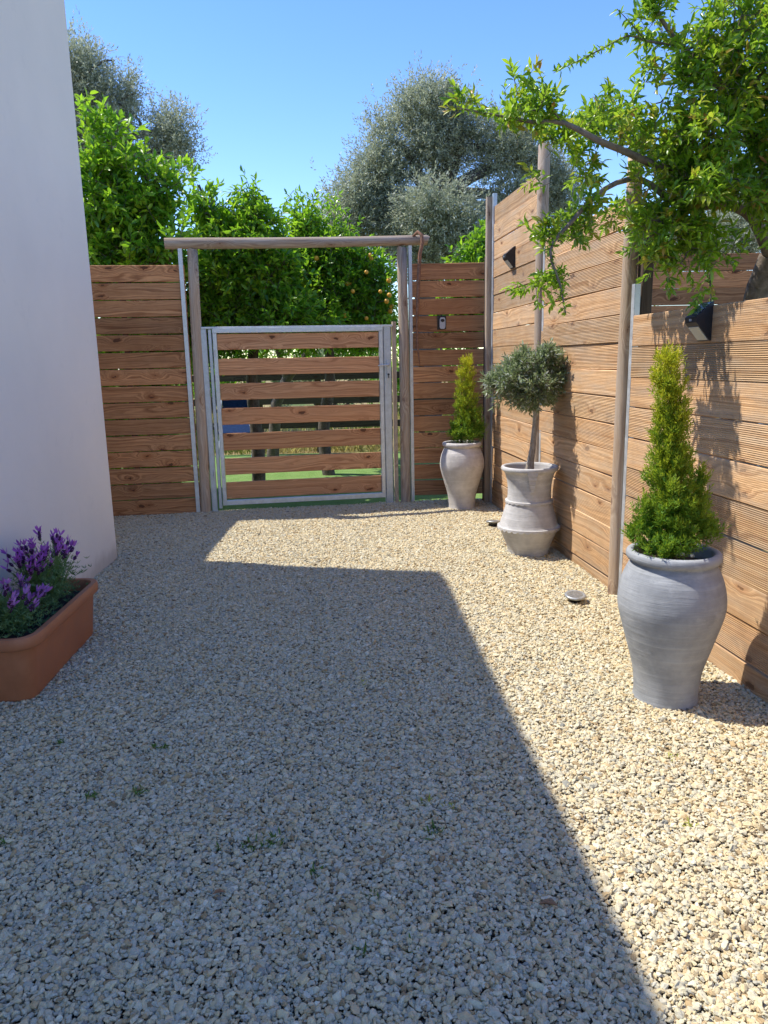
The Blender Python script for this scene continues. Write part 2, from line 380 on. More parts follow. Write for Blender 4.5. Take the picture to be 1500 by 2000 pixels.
# ------------------------------------------------------------------ gravel stones (uncountable): points + geometry nodes
def inside_fence(x, y):
    fx = 1.34 + (4.146-y)*.1146
    return x < fx + .0
def gravel():
    pts = []
    cell = .0078
    ys = np.arange(.85, 7.2, cell); xs = np.arange(-2.75, 2.0, cell)
    X, Y = np.meshgrid(xs, ys); X = X.ravel(); Y = Y.ravel()
    X = X + RNG.uniform(-.6, .6, X.size)*cell; Y = Y + RNG.uniform(-.6, .6, Y.size)*cell
    k = (X < 1.36+(4.146-Y)*.1146)
    wallx = -1.95+.058*(5.25-Y)
    k &= (X > wallx) | ((Y > 5.25) & (X > -2.6))
    back = np.where(X < -1.66, 6.74+(X+1.66)*.145, np.where(X < .22, 6.79+(X+1.66)*.17, 7.1))
    k &= Y < back
    # only what the lens (and a step to its sides) can see
    k &= (np.abs(X) < Y*.60+.75)
    X = X[k]; Y = Y[k]; n = X.size
    big = RNG.random(n)
    s = np.exp(RNG.normal(math.log(.0051), .34, n)); s = np.where(big > .985, s*1.5, s); s = np.clip(s, .0026, .0115)
    # patches where coarser stones gathered
    Z = RNG.uniform(-.006, .0045, n) + .008*np.sin(X*2.1+Y*1.3)*np.sin(Y*1.7-X*.6) + .004*np.sin(X*7.1-Y*5.3)*np.sin(Y*6.7+X*3.6)
    me = bpy.data.meshes.new('gravel'); me.vertices.add(n)
    me.vertices.foreach_set('co', np.stack([X, Y, Z], 1).astype(np.float32).ravel())
    sc3 = np.stack([s*RNG.uniform(1.0, 1.6, n), s*RNG.uniform(.75, 1.1, n), s*RNG.uniform(.45, .8, n)], 1)
    rot = np.stack([RNG.normal(0, .38, n), RNG.normal(0, .38, n), RNG.uniform(0, 6.28, n)], 1)
    a = me.attributes.new('scl', 'FLOAT_VECTOR', 'POINT'); a.data.foreach_set('vector', sc3.astype(np.float32).ravel())
    a = me.attributes.new('rot', 'FLOAT_VECTOR', 'POINT'); a.data.foreach_set('vector', rot.astype(np.float32).ravel())
    a = me.attributes.new('pick', 'INT', 'POINT'); a.data.foreach_set('value', RNG.integers(0, 8, n).astype(np.int32))
    a = me.attributes.new('tint', 'FLOAT', 'POINT'); a.data.foreach_set('value', RNG.random(n).astype(np.float32))
    m = NT('limestone_gravel', .8, .25); r = m.attr('tint', 'INSTANCER')
    c = m.ramp(r, [(0, (.20, .16, .11)), (.04, (.46, .34, .20)), (.12, (.60, .50, .33)), (.34, (.66, .57, .40)), (.55, (.54, .51, .42)), (.72, (.71, .65, .50)), (.88, (.42, .41, .365)), (.97, (.78, .74, .62)), (1., (.24, .245, .24))])
    n1 = m.noise(m.n('ShaderNodeNewGeometry').outputs['Position'], 260., 3., .6)
    c = m.mix(m.maprange(n1, .35, .7, 0., .4), c, m.mix(1., c, (.66, .6, .52), 'MULTIPLY'))
    c = m.mix(1., c, (1.0, .97, .845), 'MULTIPLY'); m.col(c); m.nrm(m.bump(n1, .3, .002))
    ng = bpy.data.node_groups.new('gravel_scatter', 'GeometryNodeTree')
    ng.interface.new_socket('Geometry', in_out='INPUT', socket_type='NodeSocketGeometry')
    ng.interface.new_socket('Geometry', in_out='OUTPUT', socket_type='NodeSocketGeometry')
    N = ng.nodes; Lk = ng.links.new
    gi = N.new('NodeGroupInput'); go = N.new('NodeGroupOutput')
    g2i = N.new('GeometryNodeGeometryToInstance')
    for i in range(8):
        ico = N.new('GeometryNodeMeshIcoSphere'); ico.inputs['Radius'].default_value = 1; ico.inputs['Subdivisions'].default_value = 3 if i < 4 else 2
        sp = N.new('GeometryNodeSetPosition'); pos = N.new('GeometryNodeInputPosition')
        vm = N.new('ShaderNodeVectorMath'); vm.operation = 'ADD'; vm.inputs[1].default_value = (i*7.3, i*3.1, i*5.7); Lk(pos.outputs[0], vm.inputs[0])
        nz = N.new('ShaderNodeTexNoise'); nz.inputs['Scale'].default_value = .75; nz.inputs['Detail'].default_value = 1.5; Lk(vm.outputs[0], nz.inputs['Vector'])
        sub = N.new('ShaderNodeVectorMath'); sub.operation = 'SUBTRACT'; sub.inputs[1].default_value = (.5, .5, .5); Lk(nz.outputs['Color'], sub.inputs[0])
        scn = N.new('ShaderNodeVectorMath'); scn.operation = 'SCALE'; scn.inputs['Scale'].default_value = 2.3; Lk(sub.outputs[0], scn.inputs[0])
        Lk(ico.outputs['Mesh'], sp.inputs['Geometry']); Lk(scn.outputs[0], sp.inputs['Offset'])
        sm = N.new('GeometryNodeSetMaterial'); sm.inputs['Material'].default_value = m.m; Lk(sp.outputs[0], sm.inputs[0])
        ss = N.new('GeometryNodeSetShadeSmooth'); Lk(sm.outputs[0], ss.inputs[0]); ss.inputs['Shade Smooth'].default_value = (i < 4)
        Lk(ss.outputs[0], g2i.inputs[0])
    iop = N.new('GeometryNodeInstanceOnPoints'); iop.inputs['Pick Instance'].default_value = True
    def na(nm, dt):
        x = N.new('GeometryNodeInputNamedAttribute'); x.data_type = dt; x.inputs['Name'].default_value = nm
        return [o for o in x.outputs if o.enabled and o.name == 'Attribute'][0]
    Lk(gi.outputs[0], iop.inputs['Points']); Lk(g2i.outputs[0], iop.inputs['Instance'])
    Lk(na('pick', 'INT'), iop.inputs['Instance Index']); Lk(na('scl', 'FLOAT_VECTOR'), iop.inputs['Scale'])
    e2r = N.new('FunctionNodeEulerToRotation'); Lk(na('rot', 'FLOAT_VECTOR'), e2r.inputs[0]); Lk(e2r.outputs[0], iop.inputs['Rotation'])
    Lk(iop.outputs[0], go.inputs[0])
    me.materials.append(m.m)
    o = link('gravel', me); md = o.modifiers.new('scatter', 'NODES'); md.node_group = ng
    tag(o, 'pale cream and grey crushed stone gravel covering the yard', 'gravel', kind='stuff')
    print('stones', n)
gravel()

# ------------------------------------------------------------------ white house
def house():
    t = empty('house', (-1.962, 5.246, 0), 'white rendered house with a plain smooth wall at the left of the yard', 'house')
    m = NT('white_render', .9, .2); o_ = m.obj(); n1 = m.noise(o_, 140., 4., .6); n2 = m.noise(o_, 1.1, 4., .6); n3 = m.noise(o_, 7., 3., .6)
    c = m.mix(m.maprange(n2, .35, .7, 0., 1.), (.82, .775, .70), (.76, .725, .66))
    gp = m.n('ShaderNodeSeparateXYZ'); m.t.links.new(m.n('ShaderNodeNewGeometry').outputs['Position'], gp.inputs[0])
    dirt = m.math('MULTIPLY', m.maprange(m.math('ADD', gp.outputs[2], m.math('MULTIPLY', n3, -.16)), -.07, .06, 1., 0., True), .55)
    c = m.mix(dirt, c, (.42, .36, .28)); ns = m.noise(o_, 3.2, 6., .75)
    c = m.mix(m.maprange(ns, .6, .72, 0., .22), c, (.55, .53, .50)); m.col(c)
    m.nrm(m.bump(m.math('ADD', n1, m.math('MULTIPLY', n3, 3.)), .3, .005))
    HH = 3.81; r = .05
    d = np.array([.058, -.998]); q = np.array([-.998, -.058])   # along the yard wall, away from yard
    c0 = np.array([-1.925, 5.19]); L = 10.5; W = 7.
    # rounded visible corner
    pts = []
    pts.append(c0 + d*L); 
    cc = c0 + d*r + q*r
    for k in range(7):
        a = math.pi/2*k/6; pts.append(cc - q*r*math.cos(a) - d*r*math.sin(a))
    pts.append(c0 + q*W); pts.append(c0 + q*W + d*L)
    mb = MB(); n = len(pts)
    V = [(p[0], p[1], -.05) for p in pts] + [(p[0], p[1], HH) for p in pts]
    Fc = [[j, (j+1) % n, n+(j+1) % n, n+j] for j in range(n)]; Fc.append([n+j for j in range(n)])
    mb.add(V, Fc); w = mb.build('wall', m.m, t)
    # coping set back so that only the wall face reaches the edge
    mb = MB(); c1 = c0 + d*L/2 + q*W/2
    mb.beam([*(c0+q*.15+d*.15), HH+.02], [*(c0+q*.15+d*(L-.15)), HH+.02], (q[0], q[1], 0), .28, .045)
    mb.build('roof_coping', plain('concrete_coping', (.5, .49, .47), .85), t)
    # unseen wall added as a shadow caster between house and back fence
    s = empty('shadow_wall', (-2.66, 6, 0), 'unseen wall added to cast a shadow between the house corner and the back fence', 'wall')
    mb = MB(); mb.beam([-2.68, 5.27, 1.05], [-2.68, 6.64, 1.05], (1, 0, 0), .14, 2.2, ch=.01); mb.build('wall_face', m.m, s)
    mb = MB(); mb.beam([-2.68, 5.27, 2.18], [-2.68, 6.64, 2.18], (1, 0, 0), .2, .04, ch=.01); mb.build('coping', M_grey, s)
house()

# ------------------------------------------------------------------ back fence
PL = np.array([-1.663, 6.769, 0.]); PR = np.array([.218, 7.09, 0.])
e = (PR-PL); e /= np.linalg.norm(e); nb = np.array([e[1], -e[0], 0.])     # nb points to the camera side
nb = nb if nb[1] < 0 else -nb
def bf(px, py): return onpl(px, py, PL, nb)
def board_panel(mb, a, b, ztop, nb_, pitch, hb, th, side, gapj=.002, bows=.0, zmin=-.05):
    for i in range(nb_):
        zc = ztop - hb/2 - i*pitch
        j0, j1 = random.uniform(-gapj, gapj), random.uniform(-gapj, gapj)
        mb.beam([a[0], a[1], zc+j0], [b[0], b[1], zc+j1], side, th, hb, ch=.003, nseg=6, bow=random.uniform(-bows, bows))
def channel(mb, p, z0, z1, ax, w=.05, d=.045, t=.004):
    """folded steel channel standing at p: web across ax, two flanges"""
    ax = np.array(ax, float); per = np.array([-ax[1], ax[0], 0.])
    for c_, sx, sy in ((p, w, t), (p+ax*(w/2-t/2)+per*(d/2+t/2), t, d), (p-ax*(w/2-t/2)+per*(d/2+t/2), t, d)):
        zc = (z0+z1)/2; C_ = np.array([c_[0], c_[1], zc])
        mb.beam([C_[0], C_[1], z0], [C_[0], C_[1], z1], (ax[0], ax[1], 0), sx, sy, ch=.0008)
def pole(name_part, base, top, r, parent, mat=None, n=20):
    mb = MB(); base = np.array(base, float); top = np.array(top, float)
    K = 9; pts = []; rs = []
    d = norm(top-base); ax = norm(np.cross(d, [.3, .9, .2]))
    for k in range(K):
        t = k/(K-1); pts.append(base+(top-base)*t + ax*math.sin(t*5+base[0]*9)*.004); rs.append(r*(1.04-.08*t)*(1+random.uniform(-.02, .02)))
    pts.append(top+d*.006); rs.append(rs[-1]*.9)
    mb.tube(pts, rs, n); return mb.build(name_part, mat or M_pole, parent)

# left section
t = empty('board_fence', (-2.1, 6.69, 0), 'brown horizontal board fence between the white house and the gate', 'fence')
mb = MB(); a = PL + np.array([-.04, -.008, 0]); aL = a - np.array([.985, .135, 0])*1.0
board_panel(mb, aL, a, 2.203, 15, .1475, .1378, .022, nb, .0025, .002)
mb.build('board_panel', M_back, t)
mb = MB(); channel(mb, PL+np.array([-.062, -.02, 0])+nb*.02, 0, 2.36, e, .035, .04); mb.build('steel_channel', M_galv2, t)
mb = MB(); pp = aL*.55+a*.45 - nb*.05; mb.beam([pp[0], pp[1], 0], [pp[0], pp[1], 2.15], e, .045, .045); mb.build('back_batten', M_darkwood, t)

# gate frame : two round posts and crossbeam
t = empty('gate_portal', (PL+PR)/2, 'rustic portal of two round timber posts carrying a long round crossbeam over the gate', 'gateway')
pole('post', PL+np.array([0, 0, -.05]), bf(376, 487)+nb*0, .047, t)
pole('post', PR+np.array([0, 0, -.05]), bf(785, 484), .047, t)
b0 = bf(322, 477)+nb*.01; b1 = bf(833, 470)+nb*.01
pole('crossbeam', b0, b1, .046, t)

# right section of the back fence
CR = np.array([1.03, 7.12, 0.])
t = empty('board_fence', (.6, 7.1, 0), 'brown horizontal board fence with see-through gaps behind the smallest cypress pot', 'fence')
mb = MB(); a = PR + np.array([.075, .01, 0]); e2 = norm(CR-PR)
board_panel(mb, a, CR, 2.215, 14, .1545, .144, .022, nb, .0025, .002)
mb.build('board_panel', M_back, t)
mb = MB(); channel(mb, PR+e*.067+nb*.015, 0, 2.40, e, .03, .04); mb.build('steel_channel', M_galv2, t)
mb = MB(); mb.beam([.98, 7.0, 0], [.985, 7.0, 2.25], e, .05, .06); mb.build('corner_batten', M_darkwood, t)
# right section again: the part beyond the tall fence
t = empty('board_fence', (2.4, 7.15, 0), 'brown board fence in the neighbouring plot seen above the low fence under the pomegranate', 'fence')
mb = MB(); board_panel(mb, np.array([1.1, 7.13, 0]), np.array([3.62, 7.2, 0]), 2.26, 15, .152, .149, .022, (0, -1, 0), .002, .002); mb.build('board_panel', M_back, t)
mb = MB(); mb.beam([3.62, 7.12, 0], [3.62, 7.12, 2.35], (1, 0, 0), .06, .05); mb.build('post', M_galv2, t)

# ------------------------------------------------------------------ gate leaf
def gate():
    t = empty('garden_gate', (PL+PR)/2+np.array([0, 0, 0]), 'steel framed gate with seven spaced horizontal pine boards and a lever handle', 'gate')
    def P(px, py): return bf(px, py)
    xa = lambda px, py=810: P(px, py)
    zt = P(590, 641)[2]; zb = P(590, 980)[2]+.0
    # hinge post: folded steel profile standing left of the leaf
    mb = MB(); p = xa(408); q = p.copy(); 
    mb.beam([p[0], p[1], 0.], [p[0], p[1], zt+.0], e, .052, .05, ch=.006)
    p2 = xa(420); mb.beam([p2[0], p2[1], .03], [p2[0], p2[1], zt-.002], e, .030, .04, ch=.004)
    mb.build('hinge_post', M_galv, t)
    mb = MB(); p = xa(758); mb.beam([p[0], p[1], 0.], [p[0], p[1], zt+.015], e, .075, .05, ch=.008); mb.build('latch_post', M_galv, t)
    mb = MB(); p = xa(772); mb.beam([p[0], p[1]+.02, 0.], [p[0], p[1]+.02, zt+.05], e, .035, .05, ch=.003); mb.build('timber_stop', M_pole, t)
    # leaf frame
    mb = MB(); l = xa(429)+nb*.012; r_ = xa(746)+nb*.012; th = .04; z0 = P(590, 974)[2]; z1 = zt-.012
    mb.beam([l[0], l[1], z0+.023], [l[0], l[1], z1-.023], e, .036, th, ch=.003)
    mb.beam([r_[0], r_[1], z0+.023], [r_[0], r_[1], z1-.023], e, .036, th, ch=.003)
    for z in (z0, z1):
        A = l-e*.018; B = r_+e*.018
        mb.beam([A[0], A[1], z], [B[0], B[1], z], nb, th, .045, ch=.003)
    A = xa(404); mb.beam([A[0], A[1], zt+.012], [xa(768)[0], xa(768)[1], zt+.012], nb, .055, .018, ch=.002)
    mb.build('leaf_frame', M_galv2, t)
    mb = MB()
    for (y0, y1) in ((650, 681), (698, 730), (746, 778), (793, 825), (841, 874), (889, 921), (935, 967)):
        za = P(590, y0)[2]; zb_ = P(590, y1)[2]; A = l+e*.02-nb*.01; B = r_-e*.02-nb*.01
        zj = random.uniform(-.003, .003)
        mb.beam([A[0], A[1], (za+zb_)/2-zj], [B[0], B[1], (za+zb_)/2+zj], nb, .022, za-zb_-.002, ch=.003, nseg=6, bow=random.uniform(-.003, .003))
    mb.build('board_panel', M_gate, t)
    # lever, plate, cylinder
    c = P(757, 713)+nb*.03; lc = empty_child = None
    mb = MB(); mb.box(c+np.array([0, 0, -.04]), .028, .008, .17, e); mb.lathe([(.0, -.012), (.012, -.012), (.012, .012), (0, .012)], c+nb*.012, 14)
    lock = mb.build('lock_plate', M_galv, t)
    mb = MB(); k = c+nb*.035; mb.tube([c+nb*.002, k, k-e*.03, k-e*.075, k-e*.1+np.array([0, 0, -.004])], [.008, .008, .007, .007, .006], 10); mb.build('lever_handle', M_galv2, lock).parent = lock
    lk = bpy.data.objects['lever_handle']; lk.data.transform(Matrix.Translation(-Vector(lock.parent.location))) if False else None
    mb = MB(); cc = c+np.array([0, 0, -.085]); mb.tube([cc, cc+nb*.02], .009, 12); mb.tube([cc+nb*.02+np.array([0, 0, -.005]), cc+nb*.022+np.array([0, 0, -.035])], .004, 6); mb.build('key_cylinder', M_black, t)
    # hinges
    for py in (690, 925):
        h = P(419, py)+nb*.03; mb = MB(); mb.tube([h-np.array([0, 0, .03]), h+np.array([0, 0, .03])], .009, 10); mb.build('hinge', M_galv, t)
    return t, lock
gt, lock = gate()
# fix: the lever was built in world space under a child of the gate
lv = [o for o in lock.children][0]
lv.data.transform(Matrix.Translation(-Vector(gt.location)))

# dry vine hanging over the beam end
mb = MB()
vp = [(806, 480, -.02), (806, 462, .02), (812, 456, .06), (819, 463, .085), (820, 478, .09), (815, 500, .085), (814, 540, .07), (812, 600, .06), (811, 640, .055), (813, 680, .05), (817, 714, .05)]
mb.tube([bf(a_, b_)+nb*(c_+.02) for a_, b_, c_ in vp], [.010, .013, .015, .016, .016, .017, .017, .015, .012, .010, .004], 9, jit=.1)
mb.tube([bf(813, 640)+nb*.07, bf(808, 690)+nb*.06], [.006, .003], 6)
o = mb.build('vine_stem', bark('vine_bark', (.15, .07, .04), (.33, .18, .11), 60.)); tag(o, 'reddish brown dry vine stem hooked over the right end of the crossbeam', 'vine stem')

# key lock box on the right back panel
def lockbox():
    c = onpl(860, 631, PR, nb)+nb*.02
    t = empty('key_lock_box', c, 'small black and grey key lock box fixed on the board fence right of the gate', 'lock box')
    mb = MB(); mb.box(c+nb*.022, .082, .04, .125, e, ch=.006); mb.build('case', M_black, t)
    f = c+nb*.044; mb = MB()
    V = []; N_ = 28
    for lay, dd in ((0, 0.), (1, .010)):
        for k in range(N_):
            a = 2*math.pi*k/N_; x = .027*math.copysign(abs(math.cos(a))**.5, math.cos(a)); z = .052*math.copysign(abs(math.sin(a))**.5, math.sin(a))
            V.append(f+e*(x+.003)+np.array([0, 0, z-.004])+nb*dd)
    Fc = [[k, (k+1) % N_, N_+(k+1) % N_, N_+k] for k in range(N_)]+[[N_+k for k in range(N_)]]
    mb.add(V, Fc); fp = mb.build('face_plate', M_grey, t)
    mb = MB(); V = []
    for dd in (0, .005):
        for k in range(20):
            a = 2*math.pi*k/20; V.append(f+nb*(.008+dd)+e*(.003+.019*math.cos(a))+np.array([0, 0, .020+.014*math.sin(a)]))
    mb.add(V, [[k, (k+1) % 20, 20+(k+1) % 20, 20+k] for k in range(20)]+[[20+k for k in range(20)]])
    mb.build('dial_window', M_black, t)
    mb = MB(); mb.box(c+np.array([0, 0, .07])+nb*.015, .014, .016, .02, e); mb.build('top_tab', M_black, t)
lockbox()

# ------------------------------------------------------------------ right fence
fd = norm(np.array([.114, -.993, 0.])); fn = np.array([-fd[1]*-1, 0, 0]);
P3 = np.array([1.34, 4.146, 0.])
fn = np.array([fd[1], -fd[0], 0.]); fn = fn if fn[0] < 0 else -fn        # points into the yard
def fl(Y): return P3 + fd*((4.146-Y)/-fd[1]*1.0)*1.0 if False else P3 + fd*((4.146-Y)/(-fd[1]))
def rp(px, py): return onpl(px, py, P3, fn)
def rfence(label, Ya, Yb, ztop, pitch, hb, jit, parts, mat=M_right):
    a, b = fl(Ya), fl(Yb)
    t = empty('board_fence', (a+b)/2, label, 'fence')
    mb = MB(); nbd = int((ztop+.06)/pitch)+1
    for i in range(nbd):
        zc = ztop-hb/2-i*pitch
        j0, j1 = random.uniform(-jit, jit), random.uniform(-jit, jit); off = fn*random.uniform(-.004, .004)
        # shiplap lean: every board overhangs the one below it a little
        mb.beam([a[0]+off[0], a[1]+off[1], zc+j0], [b[0]+off[0], b[1]+off[1], zc+j1], fn+np.array([0, 0, random.uniform(-.03, .03)]), .024, hb, ch=.004, nseg=8, bow=random.uniform(-.004, .004))
    mb.build('board_panel', mat, t)
    parts(t)
    return t
def pA(t):
    p = fl(6.93)+fn*.03; mb = MB(); mb.beam([p[0], p[1], -.02], [p[0], p[1], 2.74], fd, .05, .07, ch=.006); mb.build('end_post', M_pole, t)
    mb = MB(); channel(mb, fl(6.87)+fn*.02, 0, 2.76, fd, .035, .03); mb.build('steel_channel', M_galv, t)
def pB(t):
    b = fl(5.57)+fn*.004; tp = rp(1069, 285); tp = np.array([b[0]+.0, b[1], 2.80])
    pole('post', b+np.array([0, 0, -.05]), tp, .043, t)
    mb = MB(); channel(mb, fl(5.50)+fn*.012, 0, 2.30, fd, .035, .03); mb.build('steel_channel', M_galv2, t)
def pC(t):
    b = fl(4.11)+fn*.014
    pole('post', b+np.array([0, 0, -.05]), [b[0]+.005, b[1], 2.45], .040, t)
    b2 = fl(4.06)-fn*.055
    mb = MB(); mb.beam([b2[0], b2[1], 0], [b2[0], b2[1], 2.1], fd, .06, .06); mb.build('rear_post_shade', M_darkwood, t)  # dark colour stands in for the shadowed right side of the post
    mb = MB(); channel(mb, fl(4.05)+fn*.012, 0, 1.72, fd, .035, .03); mb.build('steel_channel', M_galv2, t)
rfence('tall sunlit board fence, the highest section, at the far corner', 6.9, 5.62, 2.652, .1505, .1465, .003, pA)
rfence('sunlit board fence of middle height behind the potted olive tree', 5.52, 4.18, 2.171, .1505, .1465, .005, pB)
rfence('low sunlit grooved board fence behind the big grey pot with tree shadows on it', 4.03, 1.05, 1.561, .162, .158, .004, pC)

# slatted pale screen far right, beyond
t = empty('slatted_screen', (3.75, 6.6, 0), 'pale slatted timber screen at the right edge above the pomegranate branch', 'fence')
mb = MB()
for i in range(16): mb.beam([3.70, 6.85, 3.0-i*.19], [4.9, 6.5, 3.0-i*.19], (.2, -1, 0), .02, .12)
mb.build('slats', M_palewood, t)
mb = MB(); mb.beam([3.66, 6.83, 0], [3.66, 6.83, 3.1], (1, 0, 0), .05, .05); mb.build('post', M_galv2, t)
mb = MB(); mb.beam([3.70, 6.90, 1.5], [4.9, 6.55, 1.5], (.2, -1, 0), .012, 3.0); mb.build('backing_sheet', plain('white_sheet', (.7, .71, .72), .6), t)

# wall lamps
def lamp(px, py, h, label):
    c = rp(px, py); t = empty('solar_wall_lamp', c, label, 'lamp', 'solar lamps on the tall side fence')
    w_ = h*.58; dp = h*.46
    prof = [(0, .5*h), (dp, .12*h), (.97*dp, -.03*h), (.12*dp, -.5*h), (0, -.5*h)]
    mb = MB(); V = []
    for s in (-1, 1):
        for d_, z in prof: V.append(c+fd*(s*w_/2)+fn*(d_+.013)+np.array([0, 0, z]))
    n = len(prof)
    Fc = [list(range(n))[::-1], [n+k for k in range(n)]]+[[k, (k+1) % n, n+(k+1) % n, n+k] for k in range(n)]
    mb.add(V, Fc); mb.build('housing', M_black, t)
    def quad(name, i, mat, k0=.1, k1=.9, off=.003, sx=.42):
        (d0, z0), (d1, z1) = prof[i], prof[i+1]
        nx, nz = (z0-z1), -(d0-d1); q = math.hypot(nx, nz); nx, nz = nx/q, nz/q
        V = []
        for lay in (0., off):
            for s, k in ((-1, k0), (1, k0), (1, k1), (-1, k1)):
                d_ = d0+(d1-d0)*k+nx*lay; z = z0+(z1-z0)*k+nz*lay
                V.append(c+fd*(s*w_*sx)+fn*(d_+.013)+np.array([0, 0, z]))
        m2 = MB(); m2.add(V, [[4, 5, 6, 7], [0, 1, 5, 4], [1, 2, 6, 5], [2, 3, 7, 6], [3, 0, 4, 7]]); m2.build(name, mat, t)
    m = NT('solar_cells', .15, .7); bw = m.n('ShaderNodeTexBrick'); m.set(bw.inputs['Vector'], m.obj()); bw.inputs['Scale'].default_value = 30
    bw.inputs['Color1'].default_value = (.012, .016, .03, 1); bw.inputs['Color2'].default_value = (.016, .02, .04, 1); bw.inputs['Mortar'].default_value = (.35, .37, .4, 1); m.col(bw.outputs[0])
    quad('solar_panel', 0, m.m); quad('lens', 2, plain('frosted_lens', (.62, .60, .48), .35, .05, 30., 0), .22, .92)
    quad('sensor', 1, M_grey, .3, .7, .004, .07)
lamp(1006, 503, .17, 'small black wedge-shaped solar lamp high on the far tall fence section')
lamp(1386, 628, .165, 'black wedge-shaped solar lamp with a pale lens near the top of the low fence')

# ------------------------------------------------------------------ clay pots
def claymat(name, a, b, st):
    m = NT(name, .85, .2); o_ = m.obj(); sp = m.n('ShaderNodeSeparateXYZ'); m.t.links.new(o_, sp.inputs[0])
    n1 = m.noise(o_, 9., 5., .65); n2 = m.noise(o_, 70., 3.); mp = m.n('ShaderNodeMapping'); m.t.links.new(o_, mp.inputs[0]); mp.inputs['Scale'].default_value = (1.2, 1.2, 26)
    n3 = m.noise(mp.outputs[0], 2.2, 4., .7)
    c = m.mix(m.maprange(n1, .38, .66, 0., 1.), a, b); c = m.mix(m.maprange(n3, .5, .72, 0., .35), c, st)
    mp2 = m.n('ShaderNodeMapping'); m.t.links.new(o_, mp2.inputs[0]); mp2.inputs['Scale'].default_value = (1, 1, 2.2)
    n4 = m.noise(mp2.outputs[0], 4., 6., .75); c = m.mix(m.maprange(n4, .56, .66, 0., .45), c, tuple(min(1, x*1.35) for x in b))
    m.col(c); bb = m.bump(n3, .5, .006); m.nrm(m.bump(n2, .2, .002, bb)); return m.m
M_soil = plain('potting_soil', (.06, .04, .028), .95, .5, 60., .9)
def pot(label, base_px, rb, prof, mat, name='clay_pot', extra=None, group='grey clay pots along the right fence'):
    g = gnd(*base_px); d = norm(np.array([g[0], g[1], 0])); c = g + d*rb; c[2] = -.004
    t = empty(name, c, label, 'pot', group)
    mb = MB(); K = len(prof)
    # smooth profile by Catmull-Rom
    P = np.array(prof); Q = []
    for i in range(K-1):
        p0, p1, p2, p3 = P[max(i-1, 0)], P[i], P[i+1], P[min(i+2, K-1)]
        for s_ in np.linspace(0, 1, 6, endpoint=False):
            Q.append(.5*((2*p1)+(-p0+p2)*s_+(2*p0-5*p1+4*p2-p3)*s_**2+(-p0+3*p1-3*p2+p3)*s_**3))
    Q.append(P[-1]); ph = random.random()*6
    mb.lathe([(float(a), float(b)) for a, b in Q], c, 64, fn=lambda r_, z, th: r_*(1+.006*math.sin(2*th+ph+z*4)+.004*math.sin(5*th-z*9)))
    mb.build('body', mat, t)
    return t, c
def jar(label, px, mat):
    pr = [(.0, .0), (.118, .0), (.124, .01), (.122, .05), (.132, .14), (.165, .26), (.195, .37), (.2, .43), (.188, .50), (.165, .555), (.156, .575), (.170, .582), (.176, .596), (.172, .612), (.158, .618), (.146, .612), (.143, .59), (.143, .54)]
    t, c = pot(label, px, .12, pr, mat)
    mb = MB(); mb.lathe([(0, .565), (.08, .57), (.147, .56)], c, 32); mb.build('soil', M_soil, t)
    return t, c
M_clay1 = claymat('grey_clay', (.42, .395, .37), (.55, .525, .495), (.64, .62, .59))
M_clay3 = claymat('blue_grey_clay', (.27, .28, .288), (.36, .37, .378), (.50, .515, .52))
M_clay2 = claymat('pale_grey_clay', (.40, .385, .365), (.53, .515, .49), (.66, .64, .61))
tp1, c1 = jar('smaller looking far grey jar in the back corner holding a short golden cypress', (902, 997), M_clay1)
tp3, c3 = jar('large bluish grey belly jar in the foreground holding a tall golden cypress', (1297, 1387), M_clay3)
# waisted pot with two scalloped bands
pr = [(0, 0), (.132, 0), (.140, .012), (.147, .05), (.178, .13), (.203, .195), (.207, .21), (.200, .225), (.180, .29), (.160, .36), (.152, .395), (.148, .45), (.152, .51), (.166, .57), (.180, .592), (.192, .60), (.195, .612), (.190, .625), (.176, .627), (.166, .615), (.160, .59), (.146, .54)]
tp2, c2 = pot('waisted grey clay pot with scalloped bands holding the little olive tree', (1031, 1090), .136, pr, M_clay2)
mb = MB(); mb.lathe([(0, .565), (.08, .57), (.157, .56)], c2, 32); mb.build('soil', plain('reddish_soil', (.16, .09, .055), .95, .5, 60., .9), tp2)
for (z, r_, amp, nn) in ((.203, .2085, .013, 30), (.385, .156, .009, 26)):
    mb = MB(); V = []; n = nn*6
    for lay in range(4):
        for k in range(n):
            a = 2*math.pi*k/n; sc_ = abs(math.sin(a*nn/2))
            zz = {0: z+.010, 1: z+.005, 2: z-.004-amp*sc_, 3: z-.005-amp*sc_}[lay]; rr = r_+{0: -.006, 1: .008, 2: .009, 3: -.016}[lay]
            V.append((c2[0]+rr*math.cos(a), c2[1]+rr*math.sin(a), c2[2]+zz))
    mb.add(V, [[l_*n+k, l_*n+(k+1) % n, (l_+1)*n+(k+1) % n, (l_+1)*n+k] for l_ in range(3) for k in range(n)], smooth=False)
    mb.build('scalloped_band', M_clay2, tp2)
# spout-like notch strip on rim
mb = MB(); a = math.atan2(-c2[1], -c2[0])+.12; dr = np.array([math.cos(a), math.sin(a), 0]); tr = np.array([-dr[1], dr[0], 0])
for k in range(5):
    z = .59-k*.028; wv = .066-k*.010; q = c2+dr*(.186-.0058*k)+np.array([0, 0, z]); mb.beam(q-tr*wv/2, q+tr*wv/2, dr, .012, .028, ch=.002)
mb.build('rim_lug', M_clay2, tp2)

